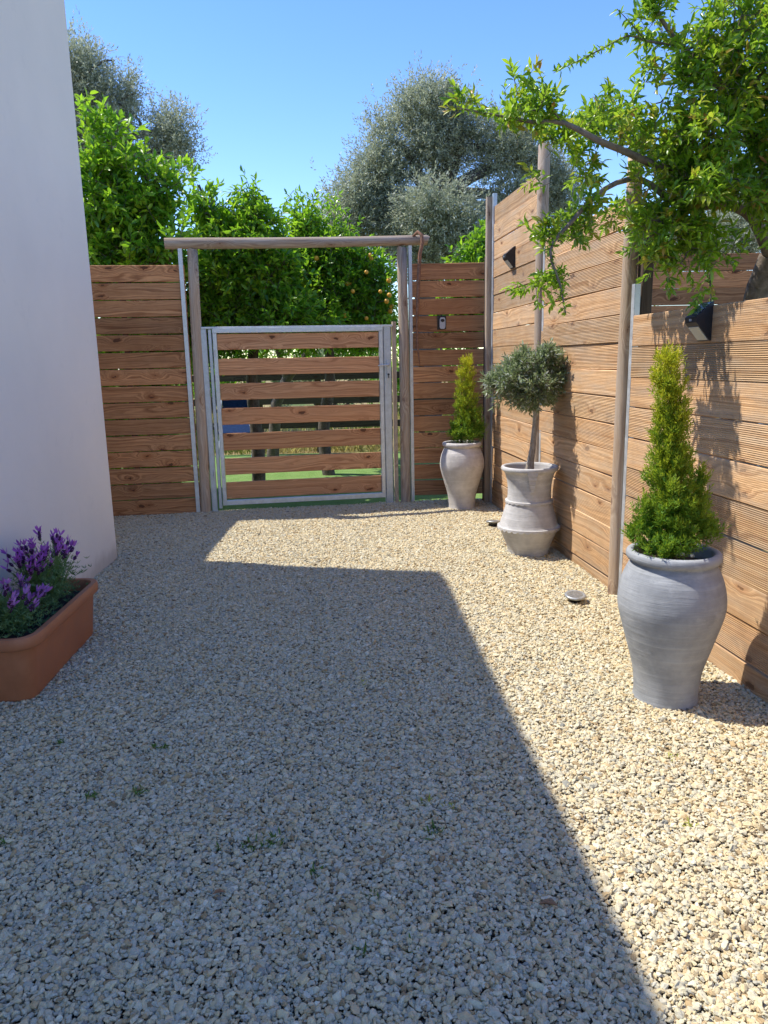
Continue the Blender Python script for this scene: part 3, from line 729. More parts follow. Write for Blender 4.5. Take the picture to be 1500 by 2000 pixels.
# ------------------------------------------------------------------ foliage generator
def blobs_px(L, Y, depth=1.0):
    """(px,py,rx,ry[,dY[,depthscale]]) -> ellipsoids"""
    out = []
    for b in L:
        px, py, rx, ry = b[:4]; dY = b[4] if len(b) > 4 else 0.; ds = b[5] if len(b) > 5 else depth
        c = aty(px, py, Y+dY); k = np.linalg.norm(c-CP)/math.hypot(F, math.hypot(px-750, py-1000))
        out.append((c, np.array([rx*k, rx*k*ds, ry*k])))
    return out
def crown(blobs, ntw, clump, csig, shell=.5):
    """twig start points and outward directions inside the blobs, gathered in clumps"""
    vol = np.array([np.prod(r_)**.55 for _, r_ in blobs]); pr_ = vol/vol.sum()
    nc = max(4, ntw//clump); bi = RNG.choice(len(blobs), nc, p=pr_)
    C_ = np.array([b[0] for b in blobs])[bi]; Rr = np.array([b[1] for b in blobs])[bi]
    U = norm(RNG.normal(size=(nc, 3))); rr = RNG.random(nc)**shell
    cc = C_ + U*Rr*rr[:, None]
    ci = RNG.integers(0, nc, ntw)
    P = cc[ci] + RNG.normal(size=(ntw, 3))*csig
    D = norm(U[ci]*.7 + RNG.normal(size=(ntw, 3))*.45 + np.array([0, 0, .35]))
    return P, D, cc
def leaves_on(P, D, ntl, tl, ll, lw, spread=.9, tip=True, droop=0.):
    m = len(P); per = norm(np.cross(D, norm(RNG.normal(size=(m, 3))))); per2 = np.cross(D, per)
    LP = []; LD = []
    for i in range(ntl):
        t_ = (i+.6)/ntl; a = i*2.4+RNG.random(m)[:, None]*.5
        q = per*np.cos(a)+per2*np.sin(a)
        LP.append(P + D*tl*t_); LD.append(D*(.35+.5*t_) + q*spread*(1.15-.6*t_) + np.array([0, 0, -droop]) + RNG.normal(size=(m, 3))*.12)
    LP = np.concatenate(LP); LD = np.concatenate(LD); n = len(LP)
    L = ll*RNG.uniform(.65, 1.15, n); W = lw*RNG.uniform(.75, 1.15, n)
    return LP, LD, L, W
def twigs(P, D, tl, r, parent, mat, name='twigs', tocc=None):
    V, T = stickgeo(P-D*tl*.3, P+D*tl, r, r*.5, 4)
    return trimesh(name, V, T, RNG.random(len(T)), mat, parent)
def path(p0, p1, n=7, wob=.08, sag=0.):
    p0 = np.array(p0, float); p1 = np.array(p1, float); L = np.linalg.norm(p1-p0); out = []
    o1, o2 = RNG.normal(size=3)*wob*L, RNG.normal(size=3)*wob*L*.5
    for k in range(n):
        t_ = k/(n-1); out.append(p0+(p1-p0)*t_+o1*math.sin(math.pi*t_)+o2*math.sin(2*math.pi*t_)+np.array([0, 0, sag*L*math.sin(math.pi*t_)]))
    return out
def limbtree(mb, base, fork, targets, r0, r1=.012, wob=.08, n=9):
    mb.tube(path(base, fork, 8, wob*.5), list(np.linspace(r0*1.15, r0*.8, 8)), 12, jit=.06)
    for tgt in targets:
        pth = path(fork, tgt, n, wob, .05); mb.tube(pth, list(np.linspace(r0*.5, r1, n)), 8, jit=.05)
        for k in range(3):
            s_ = pth[random.randint(n//2, n-2)]; q = s_+RNG.normal(size=3)*np.linalg.norm(tgt-fork)*.10+np.array([0, 0, .03*np.linalg.norm(tgt-fork)])
            mb.tube(path(s_, q, 5, .1), list(np.linspace(r1*1.1, r1*.35, 5)), 6)

# ---- potted golden cypresses
M_cyp = leafmat('golden_cypress_foliage', [(0, (.05, .16, .02)), (.45, (.12, .28, .025)), (1, (.22, .37, .03))], [(0, (.52, .50, .02)), (.5, (.62, .56, .03)), (1, (.42, .48, .03))], .35, (.5, .6, .03), .55, .3)
def cypress(label, c, blobs, Ytop, scale, n, fl_=.03):
    t = empty('golden_cypress', (c[0], c[1], .57), label, 'conifer')
    P, D, cc = crown(blobs, n, 4, .008*scale, .45)
    D = norm(D*np.array([.55, .55, .3])+np.array([0, 0, .8])+RNG.normal(size=D.shape)*.12)
    k = P[:, 2] > .56; P = P[k]; D = D[k]
    LP, LD, L, W = leaves_on(P, D, 7, .030*scale, fl_*scale*.7, .0052*scale, .6)
    z = (LP[:, 2]-.6)/(Ytop-.6)
    axis = np.array([b[0] for b in blobs]).mean(0); rr = np.hypot(LP[:, 0]-c[0], LP[:, 1]-c[1])
    noise_ = .5+.5*np.sin(LP[:, 0]*55+LP[:, 2]*31)*np.sin(LP[:, 1]*47-LP[:, 2]*23)
    hue = np.clip(z*1.25-.45+noise_*.5-.1+RNG.normal(size=len(z))*.14, 0, 1)
    leafmesh('foliage', LP, LD, L, W, M_cyp, t, hue=hue, detail=0, fold=.15, curl=.05)
    mb = MB(); mb.tube(path([c[0], c[1], .54], [c[0]-.01, c[1], .54+(Ytop-.54)*.85], 8, .01), list(np.linspace(.014, .004, 8)), 7); mb.build('trunk', M_barkc, t)
b3 = blobs_px([(1303, 706, 20, 20), (1304, 735, 27, 26), (1307, 765, 28, 28), (1309, 795, 28, 28), (1310, 825, 28, 28), (1309, 855, 31, 28), (1308, 885, 36, 30), (1308, 915, 42, 32), (1311, 945, 46, 32), (1314, 975, 52, 34), (1316, 1005, 58, 34), (1318, 1035, 62, 32), (1314, 1062, 62, 26), (1300, 1072, 46, 22, -.06), (1364, 950, 11, 34), (1318, 965, 8, 28, -.12), (1258, 1012, 18, 38), (1250, 1045, 24, 24), (1382, 1042, 22, 22), (1358, 1000, 18, 40)], c3[1], 1.0)
cypress('tall golden green cypress with stray side sprigs in the big foreground jar', c3, b3, 1.36, 1.0, 4800)
b1 = blobs_px([(913, 715, 10, 18), (910, 742, 18, 24), (911, 775, 22, 26), (913, 805, 26, 26), (911, 830, 30, 24), (911, 850, 32, 18), (890, 845, 12, 22), (935, 840, 11, 26)], c1[1], 1.0)
cypress('short golden cypress in the far corner jar', c1, b1, 1.36, 1.15, 2400)

# ---- potted olive standard
M_oliveleaf = leafmat('olive_leaves', [(0, (.13, .18, .07)), (.5, (.23, .29, .13)), (1, (.34, .40, .22))], [(0, (.46, .49, .38)), (1, (.56, .58, .5))], .35, (.3, .4, .15), .45, .45)
def olive_standard():
    t = empty('olive_standard', (c2[0], c2[1], .56), 'small clipped olive tree with a round grey-green head in the waisted pot', 'tree')
    Y = c2[1]; b = blobs_px([(1035, 740, 56, 40), (997, 750, 34, 28), (1074, 738, 28, 33), (1010, 720, 34, 28), (1060, 712, 34, 24), (970, 757, 18, 16), (1040, 775, 44, 22)], Y, .95)
    P, D, cc = crown(b, 1150, 6, .018, .5)
    LP, LD, L, W = leaves_on(P, D, 10, .065, .042, .0115, .6)
    leafmesh('foliage', LP, LD, L, W, M_oliveleaf, t, hue=(RNG.random(len(LP)) < .22)*1., detail=0, fold=.1, curl=.08)
    twigs(P, D, .07, .0014, t, M_barkp)
    mb = MB(); tr_ = [aty(1034, 922, Y), aty(1036, 900, Y), aty(1040, 878, Y), aty(1042, 856, Y), aty(1045, 830, Y), aty(1047, 800, Y), aty(1047, 770, Y)]
    mb.tube(tr_, [.032, .024, .021, .019, .018, .017, .015], 12, jit=.12)
    for k in range(9): mb.tube(path(tr_[-1], cc[random.randrange(len(cc))], 5, .1), [.010, .008, .006, .004, .003], 6)
    mb.tube([aty(1030, 922, Y-.02), aty(1037, 885, Y-.02), aty(1037, 862, Y-.01)], [.016, .011, .004], 8)
    mb.build('trunk', bark('young_olive_bark', (.26, .21, .16), (.48, .42, .34), 40.), t)
olive_standard()

# ---- background olive trees
M_olive_far = leafmat('silver_olive_leaves', [(0, (.17, .19, .12)), (.5, (.28, .31, .20)), (1, (.40, .42, .30))], [(0, (.46, .49, .38)), (1, (.58, .60, .5))], .38, (.45, .5, .3), .5, .4)
def olive(label, Y, blobs, base, fork, n, r0, leaf=.068, lw=.022, clump=30, sig=.15, ds=.8):
    b = [(c_, r_*.86) for c_, r_ in blobs_px(blobs, Y, ds)]; t = empty('olive_tree', (base[0], base[1], 0), label, 'tree')
    P, D, cc = crown(b, n, clump, sig, .45)
    LP, LD, L, W = leaves_on(P, D, 9, .22, leaf, lw, .7)
    leafmesh('crown', LP, LD, L, W, M_olive_far, t, hue=(RNG.random(len(LP)) < .3)*1., detail=0, fold=.0, curl=.05)
    mb = MB(); limbtree(mb, base, fork, [x[0] for x in b], r0, .03, .09)
    for k in range(60):
        q = cc[random.randrange(len(cc))]; bb = min(b, key=lambda z_: np.linalg.norm(z_[0]-q)); mb.tube(path(bb[0], q, 5, .1), [.028, .02, .015, .01, .006], 5)
    mb.build('trunk', M_barko, t)
base = aty(830, 700, 14.5); base[2] = -.05
olive('large silvery olive tree rising behind the right half of the gate', 14., [(830, 215, 60, 48), (890, 250, 44, 42), (760, 270, 28, 30), (850, 290, 60, 42), (740, 330, 50, 42), (700, 390, 56, 52), (770, 388, 40, 30, .6), (680, 440, 54, 36), (760, 450, 54, 34), (865, 415, 74, 50, -.8), (980, 290, 66, 56), (1045, 330, 44, 44, .4), (1005, 400, 40, 34), (900, 480, 80, 40, -.6), (1090, 390, 40, 60, .5), (820, 490, 80, 40)], base, aty(850, 400, 14.3), 20000, .28)
base = aty(120, 700, 15.); base[2] = -.05
olive('silvery olive tree partly hidden by the white house wall', 14.5, [(150, 135, 46, 50), (180, 205, 46, 46), (120, 230, 60, 80), (245, 188, 24, 34), (215, 250, 36, 28), (335, 260, 34, 34), (310, 300, 22, 24), (180, 280, 70, 50), (345, 300, 24, 34), (60, 200, 60, 90)], base, aty(150, 330, 14.5), 10500, .24)
base = aty(1440, 700, 15.); base[2] = -.05
olive('dim silvery olive tree seen through the pomegranate above the far fence', 15., [(1440, 470, 80, 46), (1340, 475, 60, 40), (1480, 400, 60, 50), (1560, 440, 70, 70), (1290, 500, 40, 30), (1400, 420, 30, 30, .5)], base, aty(1440, 520, 15.), 7000, .22)

# ---- citrus trees behind the fence
M_citrus = leafmat('citrus_leaves', [(0, (.035, .11, .012)), (.5, (.09, .24, .018)), (1, (.19, .38, .025))], [(0, (.34, .54, .03)), (1, (.46, .60, .04))], .52, (.40, .72, .03), .33, .55)
M_orange = plain('orange_peel', (.75, .38, .04), .45, .15, 90., .2)
def citrus(label, Y, blobs, base, fork, n, lsz=.085, fruits=0, r0=.07, ds=.8, sig=.09, clump=6, nl=8, fpx=None):
    b = [(c_-np.array([0, 0, .03]), np.maximum(r_-.15, .05)) for c_, r_ in blobs_px(blobs, Y, ds)]; t = empty('citrus_tree', (base[0], base[1], 0), label, 'tree')
    P, D, cc = crown(b, n, clump, sig, .42)
    k = (P[:, 1] > 7.28) | (P[:, 2] > 2.36); P = P[k]; D = D[k]
    LP, LD, L, W = leaves_on(P, D, nl, .17, lsz, lsz*.42, .8)
    ctr = np.array([x[0] for x in b]).mean(0)
    lit_pick = np.repeat(RNG.random(len(P))[None], nl, 0).ravel()
    top = (LP[:, 2]-LP[:, 2].min())/(np.ptp(LP[:, 2])+1e-6)
    hue = np.clip((lit_pick < .10+.38*top)*.75+RNG.normal(size=len(LP))*.08, 0, 1)  # brighter leaf colour towards the crown top paints in the sun's glow
    leafmesh('crown', LP, LD, L, W, M_citrus, t, hue=hue, detail=1, fold=.28, curl=.22)
    mb = MB(); limbtree(mb, base, fork, [x[0] for x in b], r0, .012, .08)
    mb.build('trunk', M_barkc, t); twigs(P, D, .17, .003, t, M_barkc)
    if fruits:
        proto = None
        for k in range(fruits):
            px = random.uniform(*fpx[:2]); py = random.uniform(*fpx[2:]); q = aty(px, py, Y-.40+random.uniform(-.15, .3))
            if proto is None:
                mb = MB(); mb.lathe([(0.0001, -.026), (.015, -.022), (.024, -.009), (.026, .003), (.020, .018), (.009, .025), (.0001, .026)], (0, 0, 0), 16)
                proto = mb.build('fruit', M_orange, t, world=False); o2 = proto
            else:
                o2 = proto.copy(); COL.objects.link(o2)
            o2.location = local(t, q); s_ = random.uniform(.8, 1.1); o2.scale = (s_, s_, s_)
    return t
bs = aty(250, 800, 7.9); bs[2] = -.03
citrus('broad leaved bright green citrus tree above the left board fence', 7.55, [(205, 335, 50, 40), (185, 300, 30, 28), (285, 335, 46, 34), (318, 360, 24, 44), (230, 400, 76, 56), (300, 425, 46, 50), (200, 480, 70, 50), (290, 490, 90, 50), (250, 560, 120, 60, .3), (130, 400, 60, 120), (340, 470, 50, 40, -.35), (300, 640, 110, 60, .5), (205, 252, 14, 16), (250, 700, 130, 70, .2), (230, 800, 130, 80, .2), (250, 900, 120, 60, .2)], bs, aty(255, 600, 7.8), 3600, .098, nl=8)
bs = aty(500, 850, 8.4); bs[2] = -.03
citrus('citrus tree with upright shoots rising behind the left half of the gate', 8.0, [(388, 355, 14, 26), (400, 405, 26, 34), (440, 440, 44, 32), (490, 415, 18, 24), (492, 385, 8, 16), (520, 445, 36, 26), (460, 480, 90, 44), (440, 550, 80, 60), (520, 530, 80, 60), (450, 610, 80, 46), (540, 620, 90, 50), (430, 660, 70, 40), (480, 560, 100, 60, .7)], bs, aty(500, 640, 8.3), 3200, .086, nl=8)
bs = aty(640, 850, 9.0); bs[2] = -.03
citrus('fruiting citrus tree with small oranges behind the right half of the gate', 8.7, [(600, 418, 18, 18), (595, 452, 32, 26), (655, 465, 46, 22), (620, 500, 70, 44), (690, 520, 64, 46), (735, 545, 34, 46), (640, 570, 90, 50), (700, 590, 70, 46), (600, 630, 90, 46, -.3), (740, 620, 36, 40), (700, 640, 80, 44, .6), (640, 560, 100, 70, .8)], bs, aty(640, 660, 8.9), 4200, .075, fruits=22, fpx=(590, 765, 490, 625))
bs = aty(925, 850, 9.3); bs[2] = -.03
citrus('small lime green citrus top showing over the right back fence', 9.2, [(925, 500, 34, 28), (945, 475, 22, 22), (900, 520, 26, 22), (925, 560, 60, 50), (900, 620, 60, 50)], bs, aty(925, 640, 9.2), 700, .085, sig=.07)
bs = aty(1262, 850, 9.6); bs[2] = -.03
citrus('tiny patch of citrus leaves showing beside the big fence post', 9.5, [(1262, 495, 22, 18), (1268, 540, 34, 30)], bs, aty(1262, 600, 9.5), 260, .085, sig=.06)

# ---- pomegranate, close on the right
M_pom = leafmat('pomegranate_leaves', [(0, (.06, .16, .014)), (.45, (.18, .35, .02)), (1, (.38, .54, .03))], [(0, (.54, .56, .04)), (.6, (.50, .42, .05)), (.85, (.52, .25, .06)), (1, (.58, .15, .08))], .5, (.45, .66, .04), .3, .6)
def pomegranate():
    base = np.array([1.93, 3.85, 0.])
    t = empty('pomegranate_tree', base, 'glossy leaved pomegranate tree arching over the fence at the top right', 'tree')
    Y = 3.35
    bl = [(1440, 60, 90, 60), (1360, 90, 70, 54), (1290, 90, 34, 60, .1), (1480, 150, 80, 70), (1400, 170, 80, 60), (1300, 190, 60, 50), (1262, 150, 26, 34), (1470, 260, 90, 70, .1), (1380, 270, 80, 60), (1300, 280, 54, 46), (1450, 350, 90, 50), (1350, 370, 80, 50), (1270, 370, 46, 44), (1300, 440, 64, 44), (1380, 440, 56, 44), (1240, 200, 26, 24),
          (1180, 205, 36, 22), (1215, 240, 40, 30), (1150, 285, 20, 30), (1130, 250, 32, 20), (1205, 320, 28, 22), (1060, 185, 30, 26), (1040, 215, 34, 26), (1010, 180, 18, 14), (985, 222, 24, 10), (900, 205, 18, 14), (940, 208, 14, 10), (1080, 210, 22, 30), (1040, 250, 30, 18), (1150, 385, 22, 20), (1190, 420, 28, 20), (1140, 440, 40, 24), (1090, 470, 34, 24), (1070, 500, 18, 24), (1090, 540, 16, 30), (1098, 590, 8, 24),
          (1060, 350, 14, 12), (1052, 552, 10, 8), (1340, 500, 40, 34), (1400, 500, 40, 34), (1300, 500, 30, 24), (1385, 545, 10, 30), (1390, 590, 14, 16), (1570, 200, 100, 160), (1560, 380, 90, 80), (1280, 30, 24, 24), (1215, 240, 34, 26, .65), (1150, 235, 40, 22, .75), (1060, 205, 26, 18, .6), (1262, 300, 40, 30, .6), (1190, 420, 26, 18, .5), (1330, 330, 60, 40, .7), (1120, 455, 22, 16, .45), (1095, 275, 28, 22, .25), (1135, 330, 24, 26, .35), (1000, 218, 26, 14, .1), (1165, 250, 30, 22, .3), (1090, 245, 34, 18, .5)]
    b = [(c_, np.maximum(r_-.025, .02)) for c_, r_ in blobs_px(bl, Y, 1.15)]
    P, D, cc = crown(b, 2300, 6, .026, .5)
    LP, LD, L, W = leaves_on(P, D, 8, .065, .050, .0165, .75); L = L*RNG.uniform(.65, 1.15, len(L))
    yg = np.repeat(RNG.random(len(P))[None], 8, 0)*.85+RNG.random((8, len(P)))*.15
    tipf = np.repeat((np.arange(8)/7.)[:, None], len(P), 1)
    hue = np.clip((yg < .24)*(.35+.6*tipf)+(yg < .05)*.3, 0, 1).ravel()
    leafmesh('crown', LP, LD, L, W, M_pom, t, hue=hue, detail=1, fold=.3, curl=.3)
    twigs(P, D, .075, .0013, t, M_barkp)
    mb = MB()
    fork = aty(1500, 520, 3.75); f2 = aty(1500, 445, 3.6)
    # trunk rising behind the low fence
    mb.tube([base, aty(1462, 640, 3.95), aty(1482, 560, 3.88), aty(1505, 500, 3.8)], [.075, .062, .055, .05], 14, jit=.08)
    LS = []
    def br(pts, r0, r1):
        Q = [aty(x, y, yy) for x, y, yy in pts]; S = []
        for i in range(len(Q)-1):
            p0, p1, p2, p3 = Q[max(i-1, 0)], Q[i], Q[i+1], Q[min(i+2, len(Q)-1)]
            for s_ in (0, .33, .66): S.append(.5*((2*p1)+(-p0+p2)*s_+(2*p0-5*p1+4*p2-p3)*s_**2+(-p0+3*p1-3*p2+p3)*s_**3))
        S.append(Q[-1]); mb.tube(S, list(np.linspace(r0, r1, len(S))), 9, jit=.07)
        for i in range(len(S)-1):
            if r0+(r1-r0)*i/len(S) < .0095:
                for s_ in np.arange(0, 1, .018/max(.02, np.linalg.norm(S[i+1]-S[i]))): LS.append(S[i]+(S[i+1]-S[i])*s_)
    br([(1505, 500, 3.8), (1470, 425, 3.7), (1420, 400, 3.6), (1370, 405, 3.5)], .032, .016)
    br([(1370, 405, 3.5), (1310, 390, 3.45), (1250, 350, 3.4), (1180, 370, 3.35), (1110, 440, 3.3), (1075, 490, 3.28), (1095, 560, 3.26), (1105, 615, 3.26)], .016, .003)
    br([(1505, 500, 3.8), (1530, 400, 3.7), (1480, 300, 3.6), (1420, 180, 3.5), (1330, 90, 3.4), (1280, 20, 3.35)], .035, .006)
    br([(1480, 300, 3.6), (1380, 350, 3.5), (1300, 330, 3.4), (1230, 300, 3.35), (1170, 275, 3.3), (1100, 240, 3.3), (1040, 238, 3.3), (985, 228, 3.3), (900, 212, 3.28)], .022, .003)
    br([(1100, 240, 3.3), (1068, 200, 3.28), (1060, 165, 3.28)], .006, .002)
    br([(1330, 90, 3.4), (1262, 80, 3.36), (1227, 70, 3.35), (1180, 93, 3.34), (1135, 116, 3.32), (1080, 143, 3.3)], .006, .0009)
    br([(1262, 80, 3.36), (1236, 50, 3.35), (1205, 17, 3.35)], .003, .0012)
    br([(1370, 405, 3.5), (1385, 480, 3.45), (1388, 600, 3.44)], .010, .003)
    br([(1420, 180, 3.5), (1500, 100, 3.4), (1540, 20, 3.4)], .02, .006)
    for k in range(150):
        q = cc[random.randrange(len(cc))]; bb = min(b, key=lambda z_: np.linalg.norm(z_[0]-q)); mb.tube(path(bb[0], q, 4, .12), [.0045, .0035, .0025, .0015], 5)
    mb.build('trunk', M_barkp, t)
    # sparse leaves on the thin stray twig against the sky
    LS = np.array(LS); LS = LS[LS[:, 2] > 1.0]; thin = RNG.random(len(LS)) < .92; LS = LS[thin]
    PP = np.repeat(LS, 4, 0); leafmesh('sprig_leaves', PP, RNG.normal(size=PP.shape)+np.array([-.2, 0, .2]), RNG.uniform(.018, .042, len(PP)), RNG.uniform(.008, .015, len(PP)), M_pom, t, detail=1)
pomegranate()

# ------------------------------------------------------------------ terracotta trough with lavender
def planter():
    # outer corners of base on the ground
    n0 = gnd(66, 1368); f0 = gnd(180, 1243); ax = norm(f0-n0); sd = np.array([-ax[1], ax[0], 0.]); sd = sd if sd[0] < 0 else -sd
    L = np.linalg.norm(f0-n0)+.09; Wd = .30
    cen = n0+ax*L/2+sd*Wd/2-ax*.02-sd*.012; cen[2] = 0
    t = empty('planter_trough', cen, 'long terracotta plastic planter trough beside the white wall', 'planter')
    def ring(l, w_, z, r):
        out = []; K = 7
        for (sx, sy) in ((1, 1), (-1, 1), (-1, -1), (1, -1)):
            a0 = {(1, 1): 0, (-1, 1): 90, (-1, -1): 180, (1, -1): 270}[(sx, sy)]
            for k in range(K):
                a = rad(a0+90*k/(K-1)); x = sx*(l/2-r)+r*math.cos(a); y = sy*(w_/2-r)+r*math.sin(a)
                out.append(cen+ax*x+sd*y+np.array([0, 0, z]))
        return out
    m = NT('terracotta_plastic', .5, .4); n1 = m.noise(m.obj(), 12., 4., .6); n2 = m.noise(m.obj(), 160., 2.)
    m.col(m.mix(m.maprange(n1, .3, .7, 0., 1.), (.34, .125, .055), (.42, .165, .075))); m.nrm(m.bump(n2, .12, .002)); m.set(m.b.inputs['Roughness'], m.maprange(n1, .3, .7, .42, .6))
    secs = [(L-.05, Wd-.05, .0, .05), (L-.03, Wd-.03, .0, .06), (L-.02, Wd-.02, .012, .062), (L+.02, Wd+.02, .222, .075), (L+.022, Wd+.022, .230, .075), (L+.060, Wd+.060, .234, .09), (L+.068, Wd+.068, .240, .092), (L+.068, Wd+.068, .272, .092), (L+.056, Wd+.056, .283, .088), (L+.01, Wd+.01, .283, .07), (L-.0, Wd-.0, .272, .065), (L-.02, Wd-.02, .15, .06)]
    V = []; Fc = []
    for s_ in secs: V += ring(*s_)
    n = 28
    for i in range(len(secs)-1):
        for j in range(n): Fc.append([i*n+j, i*n+(j+1) % n, (i+1)*n+(j+1) % n, (i+1)*n+j])
    Fc.append(list(range(n))[::-1])
    mb = MB(); mb.add(V, Fc, smooth=True); o = mb.build('body', m.m, t)
    o.modifiers.new('b', 'EDGE_SPLIT').split_angle = rad(50)
    mb = MB(); V = ring(L-.008, Wd-.008, .225, .06); V2 = [cen+(v-cen)*np.array([.6, .6, 1])+np.array([0, 0, .012]) for v in V]
    mb.add(V+V2, [[j, (j+1) % n, n+(j+1) % n, n+j] for j in range(n)]+[[n+j for j in range(n)]], smooth=True); mb.build('soil', plain('dark_compost', (.03, .022, .017), .95, .5, 70., 1.), t)
    # lavenders
    M_lg = leafmat('lavender_leaves', [(0, (.07, .16, .05)), (.5, (.14, .25, .09)), (1, (.22, .34, .15))], None, .2, (.3, .45, .1), .6, .3)
    M_stem = plain('lavender_stem', (.14, .25, .05), .6, .3, 50., 0)
    M_head = plain('lavender_head', (.055, .014, .06), .7, .4, 200., .6)
    M_ear = leafmat('lavender_ears', [(0, (.26, .06, .34)), (.5, (.42, .12, .50)), (1, (.56, .22, .64))], None, .35, (.5, .15, .6), .6, .2)
    M_ear2 = leafmat('lavender_ears_pale', [(0, (.30, .10, .36)), (.5, (.45, .18, .5)), (1, (.58, .30, .62))], None, .35, (.6, .3, .65), .6, .2)
    def lav(label, c, nst, hmin, hmax, spread, ear, hs):
        t2 = empty('lavender_plant', c, label, 'plant')
        SP = []; SD = []; heads = []
        mbs = MB()
        for k in range(nst):
            a = random.uniform(0, 6.283); rr = math.sqrt(random.random()); b0 = c+np.array([math.cos(a), math.sin(a), 0])*.05*rr
            ln = random.uniform(hmin, hmax)*(1.05-.3*rr); tp = c+ax*math.cos(a)*spread[0]*rr+sd*math.sin(a)*spread[1]*rr+np.array([0, 0, ln])
            mid = (b0+tp)/2+np.array([math.cos(a), math.sin(a), 0])*.015; mbs.tube([b0, mid, tp], [.0022, .0018, .0013], 5)
            for q in np.linspace(.12, .9, 14):
                p = b0+(mid-b0)*min(1, q*2) if q < .5 else mid+(tp-mid)*(q-.5)*2
                for s_ in range(4): SP.append(p); aa = random.uniform(0, 6.28); SD.append(np.array([math.cos(aa), math.sin(aa), .75]))
            if k < hs: heads.append((tp, norm(tp-mid)))
        # low filler shoots
        for k in range(nst*9):
            p = c+ax*RNG.normal()*spread[0]*.65+sd*RNG.normal()*spread[1]*.6+np.array([0, 0, random.uniform(.0, hmin*.8)])
            if abs((p-cen).dot(ax)) < L/2 and abs((p-cen).dot(sd)) < Wd/2-.0:
                for s_ in range(7): SP.append(p); aa = random.uniform(0, 6.28); SD.append(np.array([math.cos(aa), math.sin(aa), .9]))
        mbs.build('stems', M_stem, t2)
        SP = np.array(SP); SD = np.array(SD)
        leafmesh('foliage', SP, SD, RNG.uniform(.016, .03, len(SP)), .0032, M_lg, t2, detail=0, fold=.1, curl=.1)
        for tp, d in heads:
            mb = MB(); h = random.uniform(.022, .032)
            pts = [tp, tp+d*h*.25, tp+d*h*.6, tp+d*h]; mb.tube(pts, [.0035, .0075, .0075, .004], 9, jit=.15)
            o_ = mb.build('flower', M_head, t2)
            ne = random.choice((3, 4, 4, 5)); tip = tp+d*h
            PP = []; DD = []; 
            for j in range(ne):
                aa = 2*math.pi*j/ne+random.random(); PP.append(tip); DD.append(d*1.0+np.array([math.cos(aa), math.sin(aa), 0])*.55)
            for j in range(10):
                aa = random.random()*6.28; q = random.uniform(.2, .9); PP.append(tp+d*h*q+np.array([math.cos(aa), math.sin(aa), 0])*.007); DD.append(np.array([math.cos(aa), math.sin(aa), .6]))
            Ls = np.array([random.uniform(.028, .042)]*ne+[.006]*10); Ws = np.array([.011]*ne+[.006]*10)
            e_ = leafmesh('petals', np.array(PP), np.array(DD), Ls, Ws, ear, t2, detail=1, fold=.1, curl=-.15, upbias=0.)
            e_.parent = o_
    z = np.array([0, 0, .235])
    lav('taller lavender with dark purple flower heads at the far end of the trough', cen+ax*.18+sd*.0+z, 84, .22, .35, (.20, .13), M_ear, 66)
    lav('shorter lavender with paler pink purple flowers at the near end of the trough', cen-ax*.18-sd*.0+z, 56, .12, .20, (.17, .12), M_ear2, 42)
planter()

# ------------------------------------------------------------------ round solar ground lights
def glight(px, py, tilt, label):
    c = gnd(px, py)+np.array([0, 0, .016]); t = empty('ground_light', c, label, 'garden light', 'round solar lights pushed into the gravel')
    ring = MB(); ring.lathe([(.0001, .030), (.040, .031), (.044, .034), (.056, .032), (.060, .026), (.057, .020), (.04, .014), (.0001, .012)], (0, 0, 0), 32)
    r_ = ring.build('metal_rim', metal('brushed_rim', (.42, .43, .42), .4, .5), t, world=False)
    cells = MB(); cells.lathe([(.041, .0335), (.03, .0350), (.0001, .0352)], (0, 0, 0), 24); g_ = cells.build('solar_disc', plain('dusty_cells', (.20, .19, .17), .4, .5, 90., .1), t, world=False)
    s_ = MB(); s_.lathe([(.036, .016), (.034, -.004), (.010, -.03), (.0001, -.04)], (0, 0, 0), 20); s_.build('housing', M_black, t, world=False)
    t.rotation_euler = (tilt, -tilt*.5, .4)
glight(1123, 1176, rad(7), 'round metal-rimmed solar light standing in the sunlit gravel near the big jar')
glight(963, 1028, rad(-6), 'round solar ground light half hidden at the left foot of the waisted pot')

# ------------------------------------------------------------------ beyond the gate
t = empty('rail_fence', (-1, 11.2, 0), 'dark timber rail fence standing beyond the artificial turf', 'fence')
def rowY(py, Y, px=622): return aty(px, py, Y)[2]
mb = MB()
for py in (735, 782, 829):
    z = rowY(py, 11.2); mb.beam([-6, 11.2, z], [1.6, 11.2, z], (0, -1, 0), .03, .10)
z = rowY(690, 11.2); mb.build('rails', M_darkwood, t)
for x in (-5.2, -3.6, aty(545, 800, 11.2)[0]-.3, aty(622, 800, 11.2)[0], .6):
    mb = MB(); mb.beam([x, 11.26, 0], [x, 11.26, 1.35], (1, 0, 0), .09, .09); mb.build('post', M_darkwood, t)
# leaning trunk
t = empty('leaning_tree', aty(530, 850, 10.3), 'dark leaning tree trunk seen through the gate boards', 'tree'); 
mb = MB(); q0 = aty(530, 858, 10.3); q0[2] = -.03; mb.tube([q0, aty(540, 790, 10.3), aty(560, 740, 10.3), aty(600, 690, 10.3), aty(640, 640, 10.3)], [.09, .075, .065, .05, .03], 10, jit=.06)
mb.tube([aty(560, 740, 10.3), aty(548, 700, 10.2), aty(530, 650, 10.1)], [.05, .04, .03], 8, jit=.06); mb.build('trunk', M_barkc, t)
P, D, cc = crown(blobs_px([(610, 655, 80, 26), (480, 650, 70, 26), (700, 660, 60, 20)], 10.3, .8), 420, 6, .07)
LP, LD, L, W = leaves_on(P, D, 8, .16, .08, .034, .8); leafmesh('crown', LP, LD, L, W, M_citrus, t)
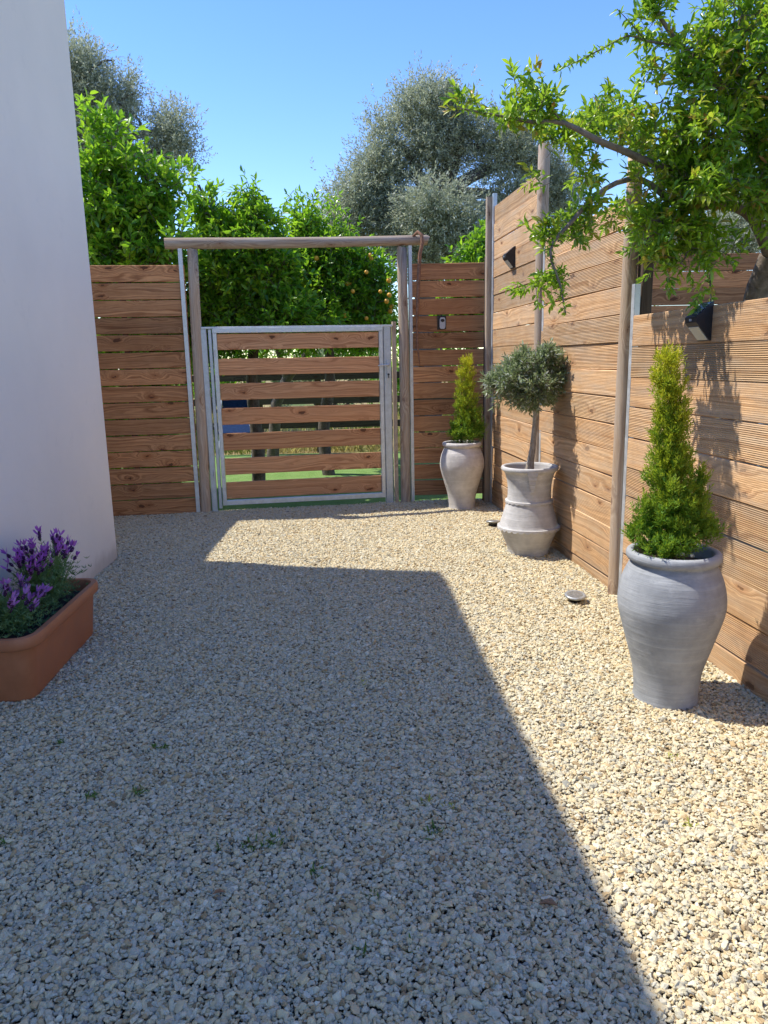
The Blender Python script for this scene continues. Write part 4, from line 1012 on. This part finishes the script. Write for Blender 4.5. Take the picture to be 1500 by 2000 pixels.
# blue folding chair behind the gate
def chair():
    c = aty(462, 800, 9.9); c[2] = 0
    t = empty('folding_chair', c, 'blue canvas folding chair on the turf seen through the left gate boards', 'chair')
    M_blue = plain('blue_canvas', (.012, .03, .085), .95, .3, 30., .1, .1); M_lb = plain('faded_blue_canvas', (.04, .085, .18), .8, .2, 30., .1)
    zt = rowY(778, 9.9, 460); zs = rowY(842, 9.9, 460)
    mb = MB(); mb.beam([c[0]-.22, 10.1, zt-.10], [c[0]+.20, 10.1, zt-.10], (0, -1, .15), .02, .34, ch=.004, nseg=4, bow=-.01); mb.build('backrest', M_blue, t)
    mb = MB(); mb.beam([c[0]-.22, 9.84, zs+.05], [c[0]+.20, 9.84, zs+.05], (0, -.3, 1), .02, .40, ch=.004); mb.build('seat', M_blue, t)
    for sx in (-.23, .21):
        mb = MB(); mb.tube([[c[0]+sx, 9.62, 0], [c[0]+sx, 10.14, zt+.08]], .012, 8); mb.build('leg', M_galv2, t)
        mb = MB(); mb.tube([[c[0]+sx*1.05, 10.16, 0], [c[0]+sx*1.05, 9.62, zs+.1]], .012, 8); mb.build('leg', M_galv2, t)
chair()
def shrub(label, x, Y, w_, h_, n):
    t = empty('wild_shrub', (x, Y, 0), label, 'shrub')
    bl = [(np.array([x+random.uniform(-.8, .8)*w_, Y+random.uniform(-.3, .3), h_*random.uniform(.3, .62)]), np.array([w_*.45, .7, h_*.42])) for _ in range(7)]
    P, D, cc = crown(bl, n, 8, .12, .5); LP, LD, L, W = leaves_on(P, D, 7, .25, .13, .05, .8)
    leafmesh('foliage', LP, LD, L, W, M_citrus if n % 2 else M_oliveleaf, t, detail=0, fold=0.)
    mb = MB()
    for b_ in bl: mb.tube(path([x+random.uniform(-.2, .2), Y, -.05], b_[0], 5, .1), [.05, .04, .03, .02, .01], 6)
    mb.build('stems', M_barkc, t)
for i, (x, Y, w_, h_, n, lb) in enumerate(((-7.6, 19, 1.6, 2.4, 900, 'green shrub at the far left of the field behind the rail fence'), (-4.6, 20, 1.7, 2.2, 901, 'green shrub in the field seen through the left part of the gate'), (-1.6, 21, 1.8, 2.3, 900, 'grey green shrub in the field seen through the middle of the gate'), (1.4, 19.5, 1.7, 2.1, 901, 'green shrub in the field behind the right back fence'), (4.6, 20.5, 1.8, 2.4, 900, 'grey green shrub in the field behind the tall side fence'), (8., 20, 2., 2.5, 901, 'green shrub in the field at the far right'))):
    shrub(lb, x, Y, w_, h_, n)
# grass beyond the rails
n = 16000; X = RNG.uniform(-7, 3, n); Y = 11.3+RNG.random(n)**1.6*10; Pg = np.stack([X, Y, np.full(n, -.035)], 1); Dg = RNG.normal(size=(n, 3))*.3+np.array([0, 0, 1])
dry = (np.sin(X*1.7+Y*.8)+np.sin(Y*2.3-X) > .1)*1.
M_grass = leafmat('meadow_grass', [(0, (.10, .16, .03)), (1, (.22, .28, .07))], [(0, (.50, .38, .17)), (1, (.62, .5, .26))], .3, (.5, .55, .1), .8, .2)
o = leafmesh('meadow_grass', Pg, Dg, RNG.uniform(.08, .28, n), .016, M_grass, None, hue=dry, detail=0, fold=.1, curl=.3); tag(o, 'sunlit dry and green meadow grass beyond the rail fence', 'grass', kind='stuff')

# ------------------------------------------------------------------ weeds and litter on the gravel
M_weed = leafmat('weed_leaves', [(0, (.05, .12, .03)), (1, (.13, .22, .05))], [(0, (.42, .42, .10)), (1, (.5, .5, .12))], .3, (.3, .5, .05), .6, .3)
weeds = [(530, 1645, 1.5, 0), (487, 1655, .8, 0), (268, 1548, .9, 0), (178, 1556, .6, 0), (845, 1625, 1.3, 0), (828, 1565, 1.2, 1), (878, 1578, .9, 1), (712, 1338, .8, 1), (613, 1705, .7, 0), (807, 1855, .8, 0), (704, 1860, .7, 0), (1310, 1480, .6, 1), (1345, 1610, .6, 1), (8, 1650, .9, 0), (120, 1450, .5, 0), (1300, 1255, .0, 0), (845, 1320, .5, 0), (425, 1660, .5, 0), (730, 1755, .8, 0), (320, 1460, .5, 0), (300, 1460, .4, 0)]
for (px, py, s_, hu) in weeds:
    if s_ <= 0: continue
    c = gnd(px, py); n = int(14*s_)+6
    P = c+RNG.normal(size=(n, 3))*np.array([.012, .012, 0])*s_; D = RNG.normal(size=(n, 3))*.6+np.array([0, 0, .8])
    o = leafmesh('weed_sprout', P-np.array([0, 0, .002]), D, RNG.uniform(.016, .034, n)*(.6+.4*s_), .006, M_weed, None, hue=np.full(n, float(hu)), detail=1)
    if hu: tag(o, 'tiny yellowish weed sprout in the gravel', 'weed', 'yellowish weed sprouts in the gravel')
    else: tag(o, 'tiny dark green weed sprout in the shaded gravel', 'weed', 'green weed sprouts in the gravel')
M_dead = plain('dead_leaf', (.33, .17, .08), .8, .4, 60., .3)
for (px, py, L_, a) in ((985, 1068, .05, .2), (1090, 1778, .05, 2.8), (885, 1330, .02, .5), (415, 1755, .035, .4), (600, 1060, .02, 1.)):
    c = gnd(px, py)+np.array([0, 0, .012]); d = np.array([[math.cos(a), math.sin(a), .1]])
    o = leafmesh('dead_leaf', c[None], d, L_, L_*.42, M_dead, None, detail=1, fold=.5, upbias=3.); tag(o, 'curled brown dead leaf lying on the gravel', 'dead leaf', 'dead leaves on the gravel')
for (p0, p1, lab) in (((1010, 1330), (1058, 1352), 'straw coloured dry stalk lying on the sunlit gravel'), ((1325, 1440), (1350, 1446), 'short pale dry stalk lying on the sunlit gravel near the big jar')):
    a_, b_ = gnd(*p0)+np.array([0, 0, .014]), gnd(*p1)+np.array([0, 0, .012]); mb = MB(); mb.tube(path(a_, b_, 6, .06), [.0022]*6, 5); o = mb.build('dry_stalk', plain('straw', (.55, .42, .18), .8)); tag(o, lab, 'dry stalk')
